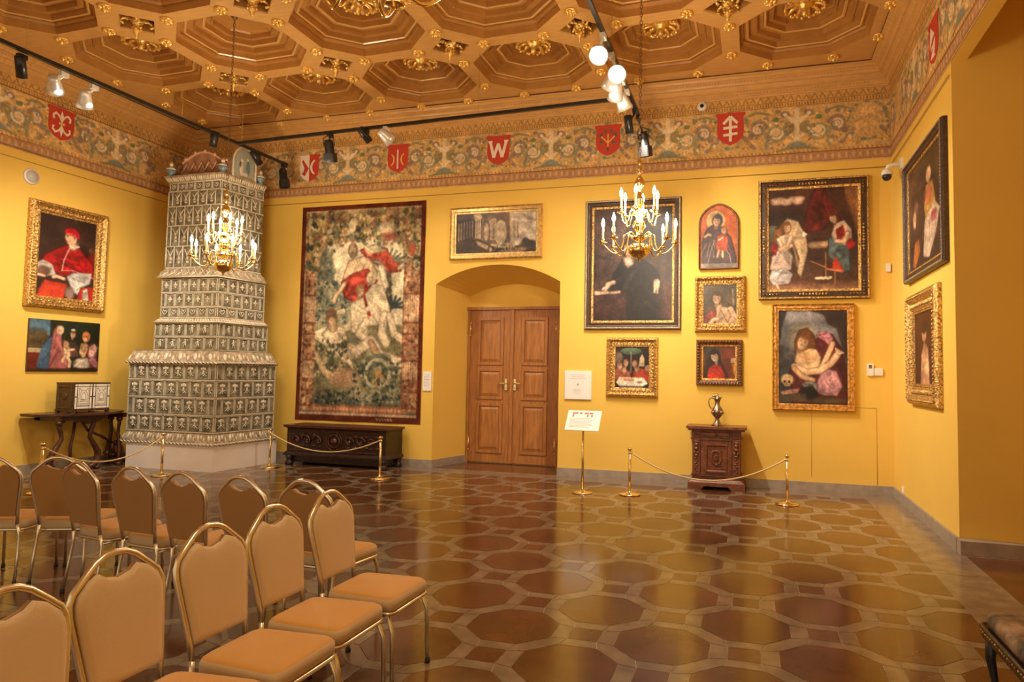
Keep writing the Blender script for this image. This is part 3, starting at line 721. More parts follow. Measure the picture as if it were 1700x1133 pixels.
def tier(name, p, rows, per, kind, stagger=True):
    m = MB(); zb, zt = rows[0], rows[-1]; m.prism(p, zb, zt, 0)
    for o, d, L, nrm in face_frames(p):
        n = max(2, round(L/per)); w = L/n
        basis = Matrix((d, -nrm, Vector((0, 0, 1)))).transposed().to_4x4()
        for r in range(len(rows)-1):
            z0, z1 = rows[r], rows[r+1]; h = z1-z0; off = w/2 if (stagger and r % 2) else 0
            m.T = Matrix.Translation(o) @ basis
            m.box(0, L, -.016, 0, z0-.008, z0+.010, 1); m.box(0, L, -.008, 0, z0+.016, z0+.024, 0)
            xs = [x for x in [off+k*w for k in range(-1, n+1)]]
            for x in xs:
                xa, xb = max(x, 0), min(x+w, L)
                if xb-xa < .03: continue
                if kind[r % len(kind)] == 'vee': m.tube([(max(x, .005), -.018, z0+.01), (max(x, .005), -.018, z1-.01)], .012, 5, mi=1)
                else:
                    for q in (xa+.008, xb-.016): m.box(q, q+.009, -.013, 0, z0+.018, z1-.014, 1)
                    m.box(xa+.008, xb-.008, -.013, 0, z1-.024, z1-.014, 1)
                if xb-xa > w*.7:
                    m.T = Matrix.Translation(o) @ basis @ Matrix.Translation(((xa+xb)/2, -.004, (z0+z1)/2+.002)); motif(m, kind[r % len(kind)], w*.86, h*.82); m.T = Matrix.Translation(o) @ basis
        m.T = Matrix.Identity(4)
    return sobj(m, name, ['tile_bg', 'tile_hi', 'tile_mid'])
def ledge(name, p0, z0, p1, z1, per, kind, rope=True, lip=.02):
    """sloping course of tiles from p0 (low, wide) to p1 (high, narrow) with a twisted moulding"""
    m = MB(); m.frustum(p0, z0, p1, z1, 2)
    for (o, d, L, nrm), (o2, d2, L2, n2) in zip(face_frames(p0), face_frames(p1)):
        n = max(2, round(L/per))
        for k in range(n):
            t = (k+.5)/n; a = o+d*L*t+Vector((0, 0, z0)); b = o2+d2*L2*t+Vector((0, 0, z1)); up = (b-a); h = up.length; up.normalize()
            out = d.cross(up); bs = Matrix((d, -out, up)).transposed().to_4x4()
            if (-out).dot(nrm) > 0: bs = Matrix((d, out, up)).transposed().to_4x4()
            else: bs = Matrix((d, -out, up)).transposed().to_4x4()
            m.T = Matrix.Translation((a+b)/2) @ bs; w = L/n
            if kind == 'diam':
                m.tube([(-w/2, -.008, 0), (0, -.008, h*.42), (w/2, -.008, 0)], .009, 4, mi=1); m.tube([(-w/2, -.008, 0), (0, -.008, -h*.42), (w/2, -.008, 0)], .009, 4, mi=1); m.ball((0, 0, 0), (w*.22, .012, h*.2), 2, 6, 4)
            elif kind == 'leaf':
                m.ball((0, 0, 0), (w*.14, .02, h*.34), 1, 6, 4); m.ball((-w*.25, 0, h*.08), (w*.08, .014, h*.22), 2, 6, 4); m.ball((w*.25, 0, h*.08), (w*.08, .014, h*.22), 1, 6, 4)
                m.ball((-w*.45, 0, -h*.1), (w*.05, .014, h*.25), 1, 6, 4)
            elif kind == 'bead':
                for q in (-.25, .25): m.ball((w*q, 0, 0), (w*.15, .014, h*.35), 1, 6, 4)
            elif kind == 'teeth':
                for q in (-.3, 0, .3): m.ball((w*q, 0, h*.1), (w*.11, .02, h*.42), 1, 6, 4); 
            m.T = Matrix.Identity(4)
        if rope:
            for zz, oo, dd, LL_ in ((z0, o, d, L),):
                m.tube([oo+Vector((0, 0, zz)), oo+dd*LL_+Vector((0, 0, zz))], lip, 6, mi=2)
                q = int(LL_/.07)
                for k in range(q):
                    c = oo+dd*LL_*((k+.5)/q)+Vector((0, 0, zz)); m.tube([c-dd*.035+Vector((0, 0, .018))+nrm*.012, c+nrm*(lip+.004), c+dd*.035-Vector((0, 0, .018))+nrm*.012], .010, 4, mi=1)
        else:
            m.tube([o+Vector((0, 0, z0)), o+d*L+Vector((0, 0, z0))], .012, 5, mi=1)
    return sobj(m, name, ['tile_bg', 'tile_hi', 'tile_mid'])
m = MB(); m.prism(fp(-9.86, -8.12, 8.83, -8.03, 10.2), 0, .40); sobj(m, 'plinth', 'plinth')
PL = fp(-9.93, -8.17, 8.88, -8.08, 10.15); PL2 = ins(PL, .0)
ledge('base_course', fp(-9.98, -8.11, 8.83, -8.03, 10.17), .42, PL, .60, .21, 'leaf')
tier('lower_tier', PL, [.60, .87, 1.15, 1.43, 1.70], .235, ['fleur'])
P2 = fp(-9.56, -8.28, 8.99, -8.20, 10.05)
N1 = fp(-9.95, -8.24, 8.96, -8.14, 10.1)
ledge('shoulder_course', fp(-9.97, -8.13, 8.85, -8.05, 10.15), 1.71, N1, 1.90, .30, 'leaf')
m = MB(); m.prism(fp(-9.95, -8.24, 8.96, -8.14, 10.1), 1.895, 1.915); sobj(m, 'shelf_slab', 'tile_bg')
tier('figure_tier', P2, [1.915, 2.14, 2.37], .235, ['fig'])
P3 = fp(-9.50, -8.36, 9.03, -8.25, 10.0)
ledge('middle_course', ins(P2, -.03), 2.37, P3, 2.45, .11, 'bead', rope=False)
tier('star_tier', P3, [2.45, 2.63, 2.87, 3.11], .205, ['scroll', 'star', 'star'])
P4 = fp(-9.53, -8.47, 9.12, -8.34, 9.98)
ledge('diamond_course', fp(-9.58, -8.33, 8.98, -8.22, 10.02), 3.12, P4, 3.30, .15, 'diam', rope=False)
tier('upper_tier', P4, [3.30, 3.66, 4.01, 4.34, 4.60, 4.76], .178, ['vee', 'vee', 'vee', 'vee', 'scroll'])
ledge('crown_cornice', ins(P4, -.01), 4.75, ins(P4, -.06), 4.84, .12, 'teeth', rope=False)
m = MB(); m.prism(ins(P4, -.07), 4.835, 4.86); sobj(m, 'top_slab', 'tile_mid')
# pierced cresting, urns and arched medallion on the top
m = MB()
cr_ = [(-9.30, 9.42)]; pts2 = []
base = []; n = 24
for k in range(n+1):
    t = k/n; x = -9.38+t*.95; z = .22+.20*math.sin(PI*min(1, t*1.15)*.9+.15); base.append((x, z))
out = [(x, 4.86+max(.02, z)) for x, z in base]; poly = [(-9.38, 4.86)]+out+[(-8.43, 4.86)]
m.prism(poly, 9.22, 9.26, 0, 'y')
zg = [(-9.36+.93*k/12, 4.96+(.15 if k % 2 else 0)) for k in range(13)]
m.tube([(x, 9.21, z) for x, z in zg], .022, 5, mi=1)
m.tube([(x, 9.21, z) for x, z in out], .022, 6, mi=1)
for k in range(2, 23, 5): m.ball((out[k][0], 9.20, out[k][1]+.01), .035, 1, 6, 4)
sobj(m, 'crest', ['terra', 'terra_hi'])
up = [(.02, 0), (.055, .01), (.03, .035), (.075, .07), (.085, .11), (.06, .15), (.02, .165), (.03, .19), (.035, .21), (.012, .25)]
for x, y in ((-9.50, 9.10), (-8.45, 9.12), (-8.32, 9.86)):
    m = MB(); m.lathe(up[:5], (x, y, 4.86), 12, 1); m.lathe(up[4:], (x, y, 4.86), 12, 0); sobj(m, 'urn_finial', ['tile_hi', 'tile_blue'])
m = MB(); AW = .24
ar = [(-AW, 0)]+[(-AW*math.cos(PI*k/16), .24+.30*math.sin(PI*k/16)) for k in range(17)]+[(AW, 0)]
ai = [(-.20, .04)]+[(-.20*math.cos(PI*k/16), .25+.23*math.sin(PI*k/16)) for k in range(17)]+[(.20, .04)]
m.T = Matrix.Translation((-8.37, 9.50, 4.86)) @ Matrix.Rotation(PI/2-.10, 4, 'Z')
m.prism(ar, -.02, .03, 0, 'y'); m.prism(ai, -.026, -.018, 4, 'y'); m.tube([(x, -.025, z) for x, z in ar], .018, 6, mi=2)
for x, z, rx, rz, mi in ((-.06, .16, .05, .12, 2), (-.06, .31, .03, .04, 2), (.065, .18, .05, .13, 1), (.065, .35, .03, .035, 2), (0, .08, .1, .04, 2), (-.1, .22, .025, .06, 3)): m.ball((x, -.028, z), (rx, .014, rz), mi, 8, 5)
sobj(m, 'arched_medallion', ['tile_mid', 'tile_blue', 'tile_hi', 'tile_bg', 'tile_pale'])

# ================================================================== FRAMES AND PICTURES
def sweep_frame(m, w, h, prof, mis=None):
    """mitred moulding around a w x h opening, prof = (outward from inner edge, height toward the room)"""
    cs = [(-w/2, 0), (w/2, 0), (w/2, h), (-w/2, h)]; sg = [(-1, -1), (1, -1), (1, 1), (-1, 1)]
    R = [[(cx+sx_*d, -t, cz+sz_*d) for d, t in prof] for (cx, cz), (sx_, sz_) in zip(cs, sg)]
    for a in range(4):
        b = (a+1) % 4
        for k in range(len(prof)-1): m.quad(R[a][k], R[a][k+1], R[b][k+1], R[b][k], mi=(mis[k] if mis else 0))
def around(w, h, d, step, fn):
    x0, x1, z0, z1 = -w/2-d, w/2+d, -d, h+d
    for (xa, za), (xb, zb) in (((x0, z0), (x1, z0)), ((x1, z0), (x1, z1)), ((x1, z1), (x0, z1)), ((x0, z1), (x0, z0))):
        L = math.hypot(xb-xa, zb-za); n = max(1, round(L/step))
        for k in range(n): fn(xa+(xb-xa)*(k+.5)/n, za+(zb-za)*(k+.5)/n, xb == xa, k)
PICS = {}
def picture(name, wall, c, zb, W, H, fw, style, cv, label, cat='painting', tilt=0, top=None, depth=.07, group=None):
    """wall: back/left/right; c = centre coordinate along the wall; W,H outer size; fw frame width"""
    loc, rz = {'back': ((c, D-.002, zb), 0), 'left': ((A+.002, c, zb), PI/2), 'right': ((B-.002, c, zb), -PI/2)}[wall]
    root = empty(name, loc, rz, label, cat, group); root.rotation_euler = (tilt, 0, rz)
    w, h = W-2*fw, H-2*fw; t = depth
    m = MB(); fr = None
    if style == 'carved':          # deep gilt frame with leaf rows
        pr = [(-.012, .012), (-.008, .03), (fw*.12, .034), (fw*.2, t*.55), (fw*.45, t*.45), (fw*.55, t*.65), (fw*.72, t), (fw*.88, t*.9), (fw, t*.5), (fw, 0)]
        m.T = Matrix.Translation((0, 0, fw)); sweep_frame(m, w, h, pr)
        around(w, h, fw*.76, .045, lambda x, z, v, k: m.ball((x, -t, z), ((.012, .014, .020) if v else (.020, .014, .012)), 0, 5, 3))
        around(w, h, fw*.36, .055, lambda x, z, v, k: m.ball((x, -t*.5, z), (fw*.15, .018, .018) if v else (.018, .018, fw*.15), 0, 5, 3))
        around(w, h, fw*.08, .03, lambda x, z, v, k: m.ball((x, -.035, z), .009, 0, 4, 2))
    elif style in ('plain', 'plain2'):
        pr = [(-.012, .012), (-.01, .03), (fw*.2, .032), (fw*.28, .05), (fw*.7, .05), (fw*.85, t), (fw, t*.8), (fw, 0)]
        m.T = Matrix.Translation((0, 0, fw)); sweep_frame(m, w, h, pr)
    elif style == 'dark':          # dark moulding, pale inner sight edge and beaded outer edge
        pr = [(-.012, .012), (-.008, .028), (fw*.18, .032), (fw*.24, .05), (fw*.5, .045), (fw*.62, .05), (fw*.72, t), (fw*.9, t), (fw, t*.6), (fw, 0)]
        m.T = Matrix.Translation((0, 0, fw)); sweep_frame(m, w, h, pr, [1, 1, 0, 0, 0, 0, 2, 0, 0])
        around(w, h, fw*.8, .035, lambda x, z, v, k: m.ball((x, -t, z), .010, 2, 4, 2))
        around(w, h, fw*.10, .03, lambda x, z, v, k: m.ball((x, -.032, z), .007, 1, 4, 2))
    elif style == 'ripple':        # narrow carved dark red-brown frame
        pr = [(-.012, .012), (-.01, .03), (fw*.15, .034), (fw*.3, .04), (fw*.6, t*.9), (fw*.8, t), (fw, t*.6), (fw, 0)]
        m.T = Matrix.Translation((0, 0, fw)); sweep_frame(m, w, h, pr, [1, 1, 0, 0, 0, 0, 0])
        around(w, h, fw*.65, .045, lambda x, z, v, k: m.ball((x, -t, z), (.02, .014, .017) if v else (.017, .014, .02), 0, 5, 3))
        around(w, h, fw*.25, .03, lambda x, z, v, k: m.ball((x, -.045, z), .009, 1, 4, 2))
    elif style == 'corner':        # black frame with gilt corner and centre ornaments
        pr = [(-.012, .012), (-.008, .03), (fw*.15, .035), (fw*.2, .05), (fw*.68, .045), (fw*.78, t), (fw*.94, t), (fw, t*.7), (fw, 0)]
        m.T = Matrix.Translation((0, 0, fw)); sweep_frame(m, w, h, pr, [1, 1, 1, 0, 0, 2, 0, 0])
        sx_, sz_ = w/2+fw*.45, h/2+fw*.45
        for px_ in (-1, 0, 1):
            for pz_ in (-1, 0, 1):
                if px_ == 0 and pz_ == 0: continue
                for q in range(9):
                    e = (q-4)*.045
                    if px_ and pz_:
                        for dx, dz_ in ((-abs(e)*px_, 0), (0, -abs(e)*pz_)): m.ball((px_*sx_+dx, -.05, h/2+pz_*sz_+dz_), (.022, .014, .016), 1, 5, 3)
                    elif px_: m.ball((px_*sx_, -.05, h/2+e), (.026 if q % 2 else .018, .014, .02), 1, 5, 3)
                    else: m.ball((e, -.05, h/2+pz_*sz_), (.02, .014, .026 if q % 2 else .018), 1, 5, 3)
        around(w, h, fw*.86, .03, lambda x, z, v, k: m.ball((x, -t, z), .009, 2, 4, 2))
    elif style == 'arch':
        xs = np.linspace(-W/2, W/2, 41); tops = [top(x/W+.5) for x in xs]
        ol = [(-W/2, 0)]+[(x, z) for x, z in zip(xs, tops)]+[(W/2, 0)]
        m.prism(ol, -.03, 0, 0, 'y'); m.tube([(x, -.032, z) for x, z in ol]+[(-W/2, -.032, 0)], .018, 6, mi=1); m.T = Matrix.Identity(4)
    elif style == 'panel':
        m.box(-W/2, W/2, -.03, 0, 0, H, 0)
    mats = {'carved': ['gold_dk'], 'plain': ['gold_mid'], 'plain2': ['gold_red'], 'dark': ['frame_dk', 'gold_dk', 'frame_gr'], 'ripple': ['frame_br', 'gold_red'], 'corner': ['frame_dk', 'gold_dk', 'gold_dk'],
            'arch': ['frame_br', 'frame_br'], 'panel': ['frame_dk']}[style]
    fr = m.obj('picture_frame' if style != 'panel' else 'wooden_panel', mats, root)
    if style == 'arch': canvas_obj(cv, 'painted_panel', 'oil', W-.03, H-.02, root, -.036, top=lambda u: top(u)-.02, bottom=.01)
    elif style == 'panel': canvas_obj(cv, 'painted_surface', 'oil', W-.004, H-.004, root, -.032, bottom=.002)
    else: canvas_obj(cv, 'canvas', 'oil', w+.004, h+.004, root, -.018, bottom=fw-.002)
    return root, fr
sk, hr = (224, 176, 130), (70, 42, 24)

# 1 classical ruins over the door
c = CV(150, 74, (128, 108, 92)); c.grad(lambda x, y: (x-.45)*3.5, (224, 204, 180)); c.grad(lambda x, y: (1-y)*(x < .62)*.5, (100, 84, 76))
c.po([(0, 0), (.33, 0), (.33, .25), (0, .45)], (92, 72, 60), .9, 2); c.po([(0, .15), (.22, .15), (.27, .1), (.27, .6), (0, .72)], (78, 60, 50), 1, 1)
for k in range(6): x = .04+.034*k; c.st([(x, .25-.01*k), (x, .66-.015*k)], .006, (186, 160, 128), .9)
c.po([(.22, .03), (.31, .0), (.33, .12), (.31, .16), (.24, .2)], (196, 168, 130), .9)
for x in (.255, .28, .305): c.st([(x, .18), (x, .62)], .008, (204, 178, 140))
c.po([(.33, .16), (.66, .02), (.68, .75), (.33, .7)], (140, 112, 92), .85, 1)
c.el(.56, .50, .075, .30, (216, 192, 158), .1); c.el(.385, .48, .028, .22, (206, 182, 150), .1)
for x in (.44, .46, .49): c.st([(x, .25), (x, .66)], .009, (208, 182, 146))
c.po([(.41, .2), (.5, .14), (.51, .24), (.42, .28)], (200, 172, 134)); c.st([(.68, .0), (.69, .62)], .012, (214, 190, 154)); c.st([(.72, .25), (.73, .64)], .016, (190, 166, 136)); c.st([(.76, .3), (.77, .64)], .01, (176, 152, 124))
c.po([(0, .68), (.28, .62), (.5, .88), (1, .78), (1, 1), (0, 1)], (84, 66, 58), 1, 1); c.po([(.26, .68), (.36, .74), (.50, .92), (.44, .95), (.28, .78)], (196, 170, 130), .95, 1); c.st([(.45, .78), (.62, .86), (.72, .84)], .012, (204, 180, 140))
c.po([(.48, 1), (.62, .88), (.95, .84), (.8, 1)], (188, 160, 124), .7, 2); c.el(.90, .80, .10, .10, (84, 76, 74), .5); c.el(.86, .72, .04, .08, (90, 82, 78), .6)
c.el(.88, .16, .10, .05, (160, 142, 130), .9, .4, .6)
for k in range(16): x = rng.uniform(.4, .78); c.st([(x, .84+rng.uniform(-.03, .05)), (x, .92)], .004, (70, 50, 44))
c.noise(.12, 3); c.noise(.1, 8)
picture('painting', 'back', -4.18, 3.54, 1.66, .90, .10, 'plain', c, 'wide landscape painting of classical ruins in a plain gilt frame above the door arch')

# 2 large dark portrait behind the chandelier
c = CV(126, 180, (84, 62, 54)); c.el(.25, .25, .35, .22, (112, 88, 80), .9); c.el(.8, .2, .3, .2, (72, 52, 46), .9); c.cloth([(.16, 1), (.26, .58), (.38, .45), (.62, .45), (.82, .56), (.95, 1)], (52, 46, 45), 10, .8, 1.35, .02)
c.face(.47, .37, .085, (206, 158, 124), (60, 44, 38), -.5, -.1); c.cloth([(.38, .45), (.47, .42), (.52, .5), (.42, .52)], (196, 164, 140), 3); c.limb([(.36, .62), (.28, .665)], .03, (64, 56, 54))
c.limb([(.27, .655), (.19, .675)], .022, (220, 180, 148)); c.limb([(.20, .68), (.13, .715)], .011, (220, 180, 148)); c.limb([(.21, .69), (.15, .735)], .009, (214, 172, 140))
c.po([(0, .76), (.42, .745), (.44, 1), (0, 1)], (84, 56, 50), .95, 2); c.st([(.04, .755), (.34, .742)], .016, (196, 166, 138), .9, .8); c.po([(.02, .735), (.2, .73), (.22, .755), (.02, .76)], (200, 170, 140), .9, 1)
c.limb([(.80, .66), (.80, .70)], .034, (226, 190, 156)); c.limb([(.78, .70), (.775, .75)], .010, (220, 180, 146)); c.limb([(.81, .71), (.81, .755)], .010, (220, 180, 146)); c.el(.92, .85, .1, .14, (120, 74, 60), .9, al=.7); c.el(.13, .42, .1, .1, (108, 86, 80), .9); c.noise(.16, 2); c.noise(.16, 7)
picture('painting', 'back', -1.85, 2.35, 1.53, 2.08, .13, 'dark', c, 'large dark portrait in a dark beaded frame, partly behind the right chandelier')

# 3 arched madonna panel
H3 = .99; zs = .70
def top3(u):
    x = abs(u-.5)*2
    return zs+(H3-zs)*math.sqrt(max(0, 1-x**1.55))
c = CV(90, 156, (214, 118, 66)); c.el(.42, .25, .25, .16, (232, 206, 150), .10); c.el(.42, .25, .22, .14, (214, 178, 120), .12)
c.cloth([(.02, 1), (.04, .55), (.16, .38), (.30, .32), (.58, .34), (.84, .52), (.97, .8), (1, 1)], (104, 82, 86), 10, .75, 1.3, .014); c.face(.45, .255, .115, (222, 178, 136), (92, 74, 78), -.35, .1, hairlen=1.25)
c.face(.64, .405, .075, (232, 190, 150), (150, 100, 60), -.5, -.2); c.cloth([(.42, .72), (.46, .50), (.58, .46), (.76, .50), (.74, .72), (.6, .76)], (206, 96, 70), 8, .65, 1.25, .012); c.limb([(.50, .73), (.47, .82)], .03, (228, 186, 146)); c.limb([(.61, .74), (.61, .83)], .03, (228, 186, 146)); c.limb([(.12, .50), (.22, .46), (.28, .48)], .028, (222, 178, 138)); c.limb([(.62, .52), (.5, .56)], .02, (228, 186, 146))
c.folds(.15, .55, .4, .95, 4, (206, 176, 140), .012, .9, .3); c.st([(.2, .95), (.28, .75), (.36, .6), (.4, .7)], .010, (214, 186, 150), .8); c.st([(.84, .95), (.80, .8), (.70, .72)], .012, (214, 186, 150), .8); c.po([(0, .93), (1, .93), (1, 1), (0, 1)], (160, 146, 134), .9)
c.noise(.08, 3)
picture('painting', 'back', -.52, 3.28, .57, H3, .02, 'arch', c, 'pointed-arch painted panel of a mother and child on orange ground', top=top3)

# 4 half-figure with arrow, carved gilt frame
c = CV(84, 104, (110, 94, 76)); c.grad(lambda x, y: y*.4, (84, 68, 54)); c.limb([(.46, .5), (.48, .64)], .08, (214, 170, 130)); c.cloth([(.36, 1), (.4, .68), (.56, .56), (.84, .6), (1, .8), (1, 1)], (222, 184, 146), 9, .72, 1.1, .02); c.cloth([(.0, 1), (.04, .8), (.26, .62), (.40, .66), (.36, 1)], (150, 74, 62), 7)
c.face(.42, .36, .135, (226, 184, 144), (104, 70, 46), -.55, .05, hairlen=1.2); c.limb([(.22, .98), (.32, .88), (.44, .86)], .05, (224, 180, 138)); c.limb([(.80, .62), (.9, .8), (.8, .95)], .07, (220, 180, 142)); c.st([(.5, .62), (.62, .8), (.70, .94)], .010, (150, 110, 80)); c.st([(.86, .14), (.88, .52)], .022, (178, 152, 122), .7, 1); c.noise(.10, 3)
picture('painting', 'back', -.50, 2.31, .75, .85, .12, 'carved', c, 'small gilt-framed half-figure in loose white drapery, between arched panel and red-robed picture')

# 5 table scene with green canopy
c = CV(84, 100, (56, 38, 28)); c.el(.47, .12, .30, .08, (96, 116, 92), .2); c.po([(.17, .12), (.77, .12), (.6, .2), (.3, .2)], (84, 104, 80), .9, 1); c.st([(.47, .15), (.47, .62)], .018, (140, 130, 110)); c.el(.1, .28, .14, .14, (130, 110, 92), .5)
c.cloth([(.0, .8), (.02, .55), (.2, .5), (.34, .56), (.46, .6), (.48, .78)], (160, 92, 70), 8); c.cloth([(.5, .78), (.54, .58), (.72, .52), (1, .54), (1, .86)], (190, 76, 46), 9)
for x, y, k, tn in ((.15, .47, .07, .6), (.33, .40, .065, .4), (.57, .42, .065, -.5), (.28, .56, .06, .5), (.64, .55, .06, -.5), (.92, .52, .06, -.6)): c.face(x, y, k, (224, 172, 136), (150, 110, 84), tn)
c.po([(.68, .48), (.72, .28), (.78, .18), (.84, .28), (.84, .48)], (236, 206, 160), 1, 1); c.po([(.04, .86), (.14, .74), (.82, .74), (.95, .88), (.82, .94), (.14, .94)], (222, 212, 190), 1, 1); c.po([(.14, .94), (.82, .94), (.78, 1), (.2, 1)], (120, 110, 96), 1); c.el(.36, .79, .2, .035, (206, 150, 116), .4, .1); c.el(.48, .78, .09, .03, (226, 168, 120), .4); c.el(.22, .79, .06, .03, (224, 176, 140), .4); c.el(.72, .85, .08, .03, (150, 130, 110), .5)
c.noise(.14, 2)
picture('painting', 'back', -1.84, 1.29, .82, .93, .135, 'carved', c, 'small painting of figures round a white table under a green canopy, broad pale gilt frame')

# 6 dark-haired figure in red with a beam
c = CV(84, 84, (74, 56, 42)); c.po([(.42, .04), (1, .04), (1, 1), (.72, 1)], (146, 74, 42), 1, 1); c.folds(.55, .1, .95, .9, 6, (116, 54, 30), .022, .8, -.2); c.el(.28, .2, .28, .2, (84, 72, 54), .6)
c.cloth([(.14, 1), (.18, .68), (.34, .55), (.56, .60), (.70, 1)], (206, 66, 42), 9, .6, 1.25, .02); c.face(.37, .33, .125, (220, 184, 152), (52, 34, 24), -.4, -.3, hairlen=1.4)
c.po([(.52, .46), (.60, .50), (.82, 1), (.70, 1)], (84, 44, 26), .9, 1); c.cloth([(.86, .56), (1, .48), (1, .86), (.93, .84)], (214, 150, 56), 4)
for k in range(4): c.limb([(.98, .38+.03*k), (.86, .40+.035*k)], .016, (220, 178, 142))
c.el(.06, .45, .06, .2, (128, 70, 50), .6); c.noise(.10, 3)
picture('painting', 'back', -.51, 1.50, .68, .69, .095, 'ripple', c, 'smallest square painting of a long-haired figure in red, brown carved frame above the cabinet')

# 7 large scene with kneeling winged figure
c = CV(190, 224, (86, 62, 50)); c.el(.5, .25, .5, .35, (104, 66, 50), .9); c.el(.15, .3, .25, .1, (66, 52, 44), .9); c.grad(lambda x, y: (y-.60)*2.2, (140, 92, 62), .8); c.grad(lambda x, y: (y-.90)*12, (176, 130, 96)); c.po([(0, .36), (.1, .36), (.12, .62), (0, .62)], (120, 124, 104), .8, 2)
for q in range(14): c.el(.22+.14*math.sin(q*1.7), .12+.022*math.cos(q*2.3), .05, .022, (214+q, 180+q, 150+q), .9, al=.8)
c.cloth([(.38, .42), (.47, .10), (.54, .0), (.64, 0), (.72, .28), (.62, .42), (.48, .44)], (116, 44, 34), 12, .7, 1.3, .018); c.cloth([(.60, .06), (.76, .22), (.84, .40), (.72, .36), (.62, .2)], (124, 46, 36), 6); c.cloth([(.84, 0), (1, 0), (1, .52), (.95, .4), (.88, .18)], (166, 112, 70), 8, .6, 1.2)
c.cloth([(.14, .36), (.22, .29), (.34, .32), (.43, .48), (.45, .62), (.37, .88), (.33, .84), (.36, .70), (.28, .50), (.2, .42)], (212, 184, 146), 10, .68, 1.12, .014); c.cloth([(.02, .56), (.08, .40), (.16, .34), (.14, .48)], (150, 104, 66), 5)
c.cloth([(.02, .80), (.06, .64), (.18, .56), (.28, .66), (.26, .80)], (222, 196, 176), 8, .70, 1.1); c.cloth([(.10, .60), (.12, .47), (.22, .44), (.28, .5), (.24, .60), (.16, .64)], (228, 198, 170), 6, .7, 1.1); c.cloth([(.0, .88), (.04, .80), (.20, .78), (.28, .84), (.24, .93), (.06, .95)], (214, 202, 196), 9, .72, 1.12)
c.limb([(.12, .50), (.18, .60), (.26, .56)], .020, (232, 196, 160)); c.limb([(.26, .48), (.22, .56), (.14, .60)], .020, (232, 196, 160)); c.face(.215, .385, .042, (230, 188, 148), (134, 88, 50), .6, .1, hairlen=1.35); c.cloth([(.03, .62), (.05, .52), (.12, .56), (.09, .64)], (176, 50, 42), 3); c.limb([(.10, .94), (.12, .98)], .014, (226, 186, 150))
c.limb([(.40, .47), (.40, .44)], .016, (232, 216, 190)); c.el(.42, .455, .02, .012, (232, 216, 190), .5)
for q in range(10): c.el(.48+.2*q/10, .56+.015*math.sin(q*2), .04, .022, (190+3*q, 160+2*q, 130+q), 1, al=.7)
c.cloth([(.66, .66), (.67, .50), (.74, .46), (.80, .54), (.90, .60), (.91, .82), (.80, .86), (.73, .74)], (104, 116, 118), 12, .6, 1.35, .014); c.cloth([(.70, .48), (.74, .36), (.84, .33), (.92, .42), (.93, .54), (.84, .58), (.76, .52)], (222, 196, 172), 8, .7, 1.1); c.cloth([(.75, .42), (.83, .38), (.85, .48), (.77, .54)], (186, 56, 52), 5); c.cloth([(.86, .56), (.92, .51), (.97, .57), (.90, .62)], (190, 46, 48), 4); c.limb([(.88, .46), (.84, .54), (.76, .53)], .020, (226, 192, 160)); c.face(.725, .31, .042, (230, 190, 152), (112, 64, 42), -.6, -.35); c.cloth([(.71, .74), (.75, .68), (.84, .83), (.70, .80)], (214, 78, 48), 4)
c.st([(.64, .64), (.64, .88)], .006, (190, 140, 88)); c.limb([(.66, .80), (.80, .82)], .012, (214, 140, 94)); c.st([(.48, .72), (.66, .79)], .006, (200, 144, 96)); c.el(.6, .91, .09, .03, (110, 76, 50), .3)
for q in range(7): c.el(.54+.025*q, .885+.006*math.sin(q*3), .02, .014, (238, 222, 190), .6)
c.limb([(.74, .83), (.74, .94)], .008, (190, 132, 84)); c.noise(.08, 3)
picture('painting', 'back', .83, 2.79, 1.53, 1.80, .14, 'corner', c, 'large painting of a winged kneeling figure and a woman, black frame with gilt corners')

# 8 penitent figure with skull
c = CV(140, 190, (124, 120, 122)); c.grad(lambda x, y: (y-.25)*2*(x < .3), (74, 76, 76)); c.el(.33, .08, .3, .07, (180, 172, 172), .8); c.el(.5, .2, .35, .06, (140, 136, 138), .9); c.po([(.42, 0), (1, 0), (1, .6), (.88, .32), (.84, .2), (.72, .16), (.66, .06)], (74, 56, 48), .95, 4); c.po([(.0, 0), (.14, 0), (.06, .2), (.05, .3), (0, .35)], (60, 48, 46), .9, 4)
for q in range(26): c.el(rng.uniform(.02, .26), rng.uniform(.40, .62), .04, .022, [(80, 82, 70), (100, 70, 62), (64, 66, 60)][q % 3], .9, al=.7)
c.el(.36, .30, .20, .15, (200, 180, 128), .6, .1, .55)
c.cloth([(.20, 1), (.16, .64), (.3, .5), (.50, .34), (.62, .26), (.78, .26), (.92, .42), (1, .7), (1, 1)], (116, 46, 44), 14, .7, 1.3, .02); c.cloth([(.54, .28), (.60, .23), (.72, .24), (.80, .30), (.74, .38), (.64, .32)], (196, 130, 136), 6)
c.cloth([(.24, .46), (.24, .34), (.30, .22), (.42, .19), (.52, .26), (.56, .36), (.50, .46), (.34, .52)], (132, 80, 40), 10, .6, 1.4, .012)
c.cloth([(.24, .54), (.28, .44), (.40, .40), (.56, .42), (.62, .50), (.60, .60), (.44, .64), (.28, .62)], (226, 188, 142), 4, .72, 1.06, .02); c.el(.44, .50, .10, .05, (206, 160, 114), .8, .3, .6); c.face(.365, .345, .088, (230, 188, 142), (136, 84, 42), -.15, .42)
c.limb([(.62, .62), (.70, .50), (.78, .36)], .034, (228, 188, 148)); c.limb([(.24, .60), (.42, .66), (.60, .64), (.76, .56), (.84, .48)], .042, (230, 190, 148)); c.limb([(.24, .62), (.34, .70), (.50, .74)], .034, (222, 178, 134))
for k in range(5): c.limb([(.84+.006*k, .47), (.825+.026*k, .405+.012*k)], .010, (236, 198, 160))
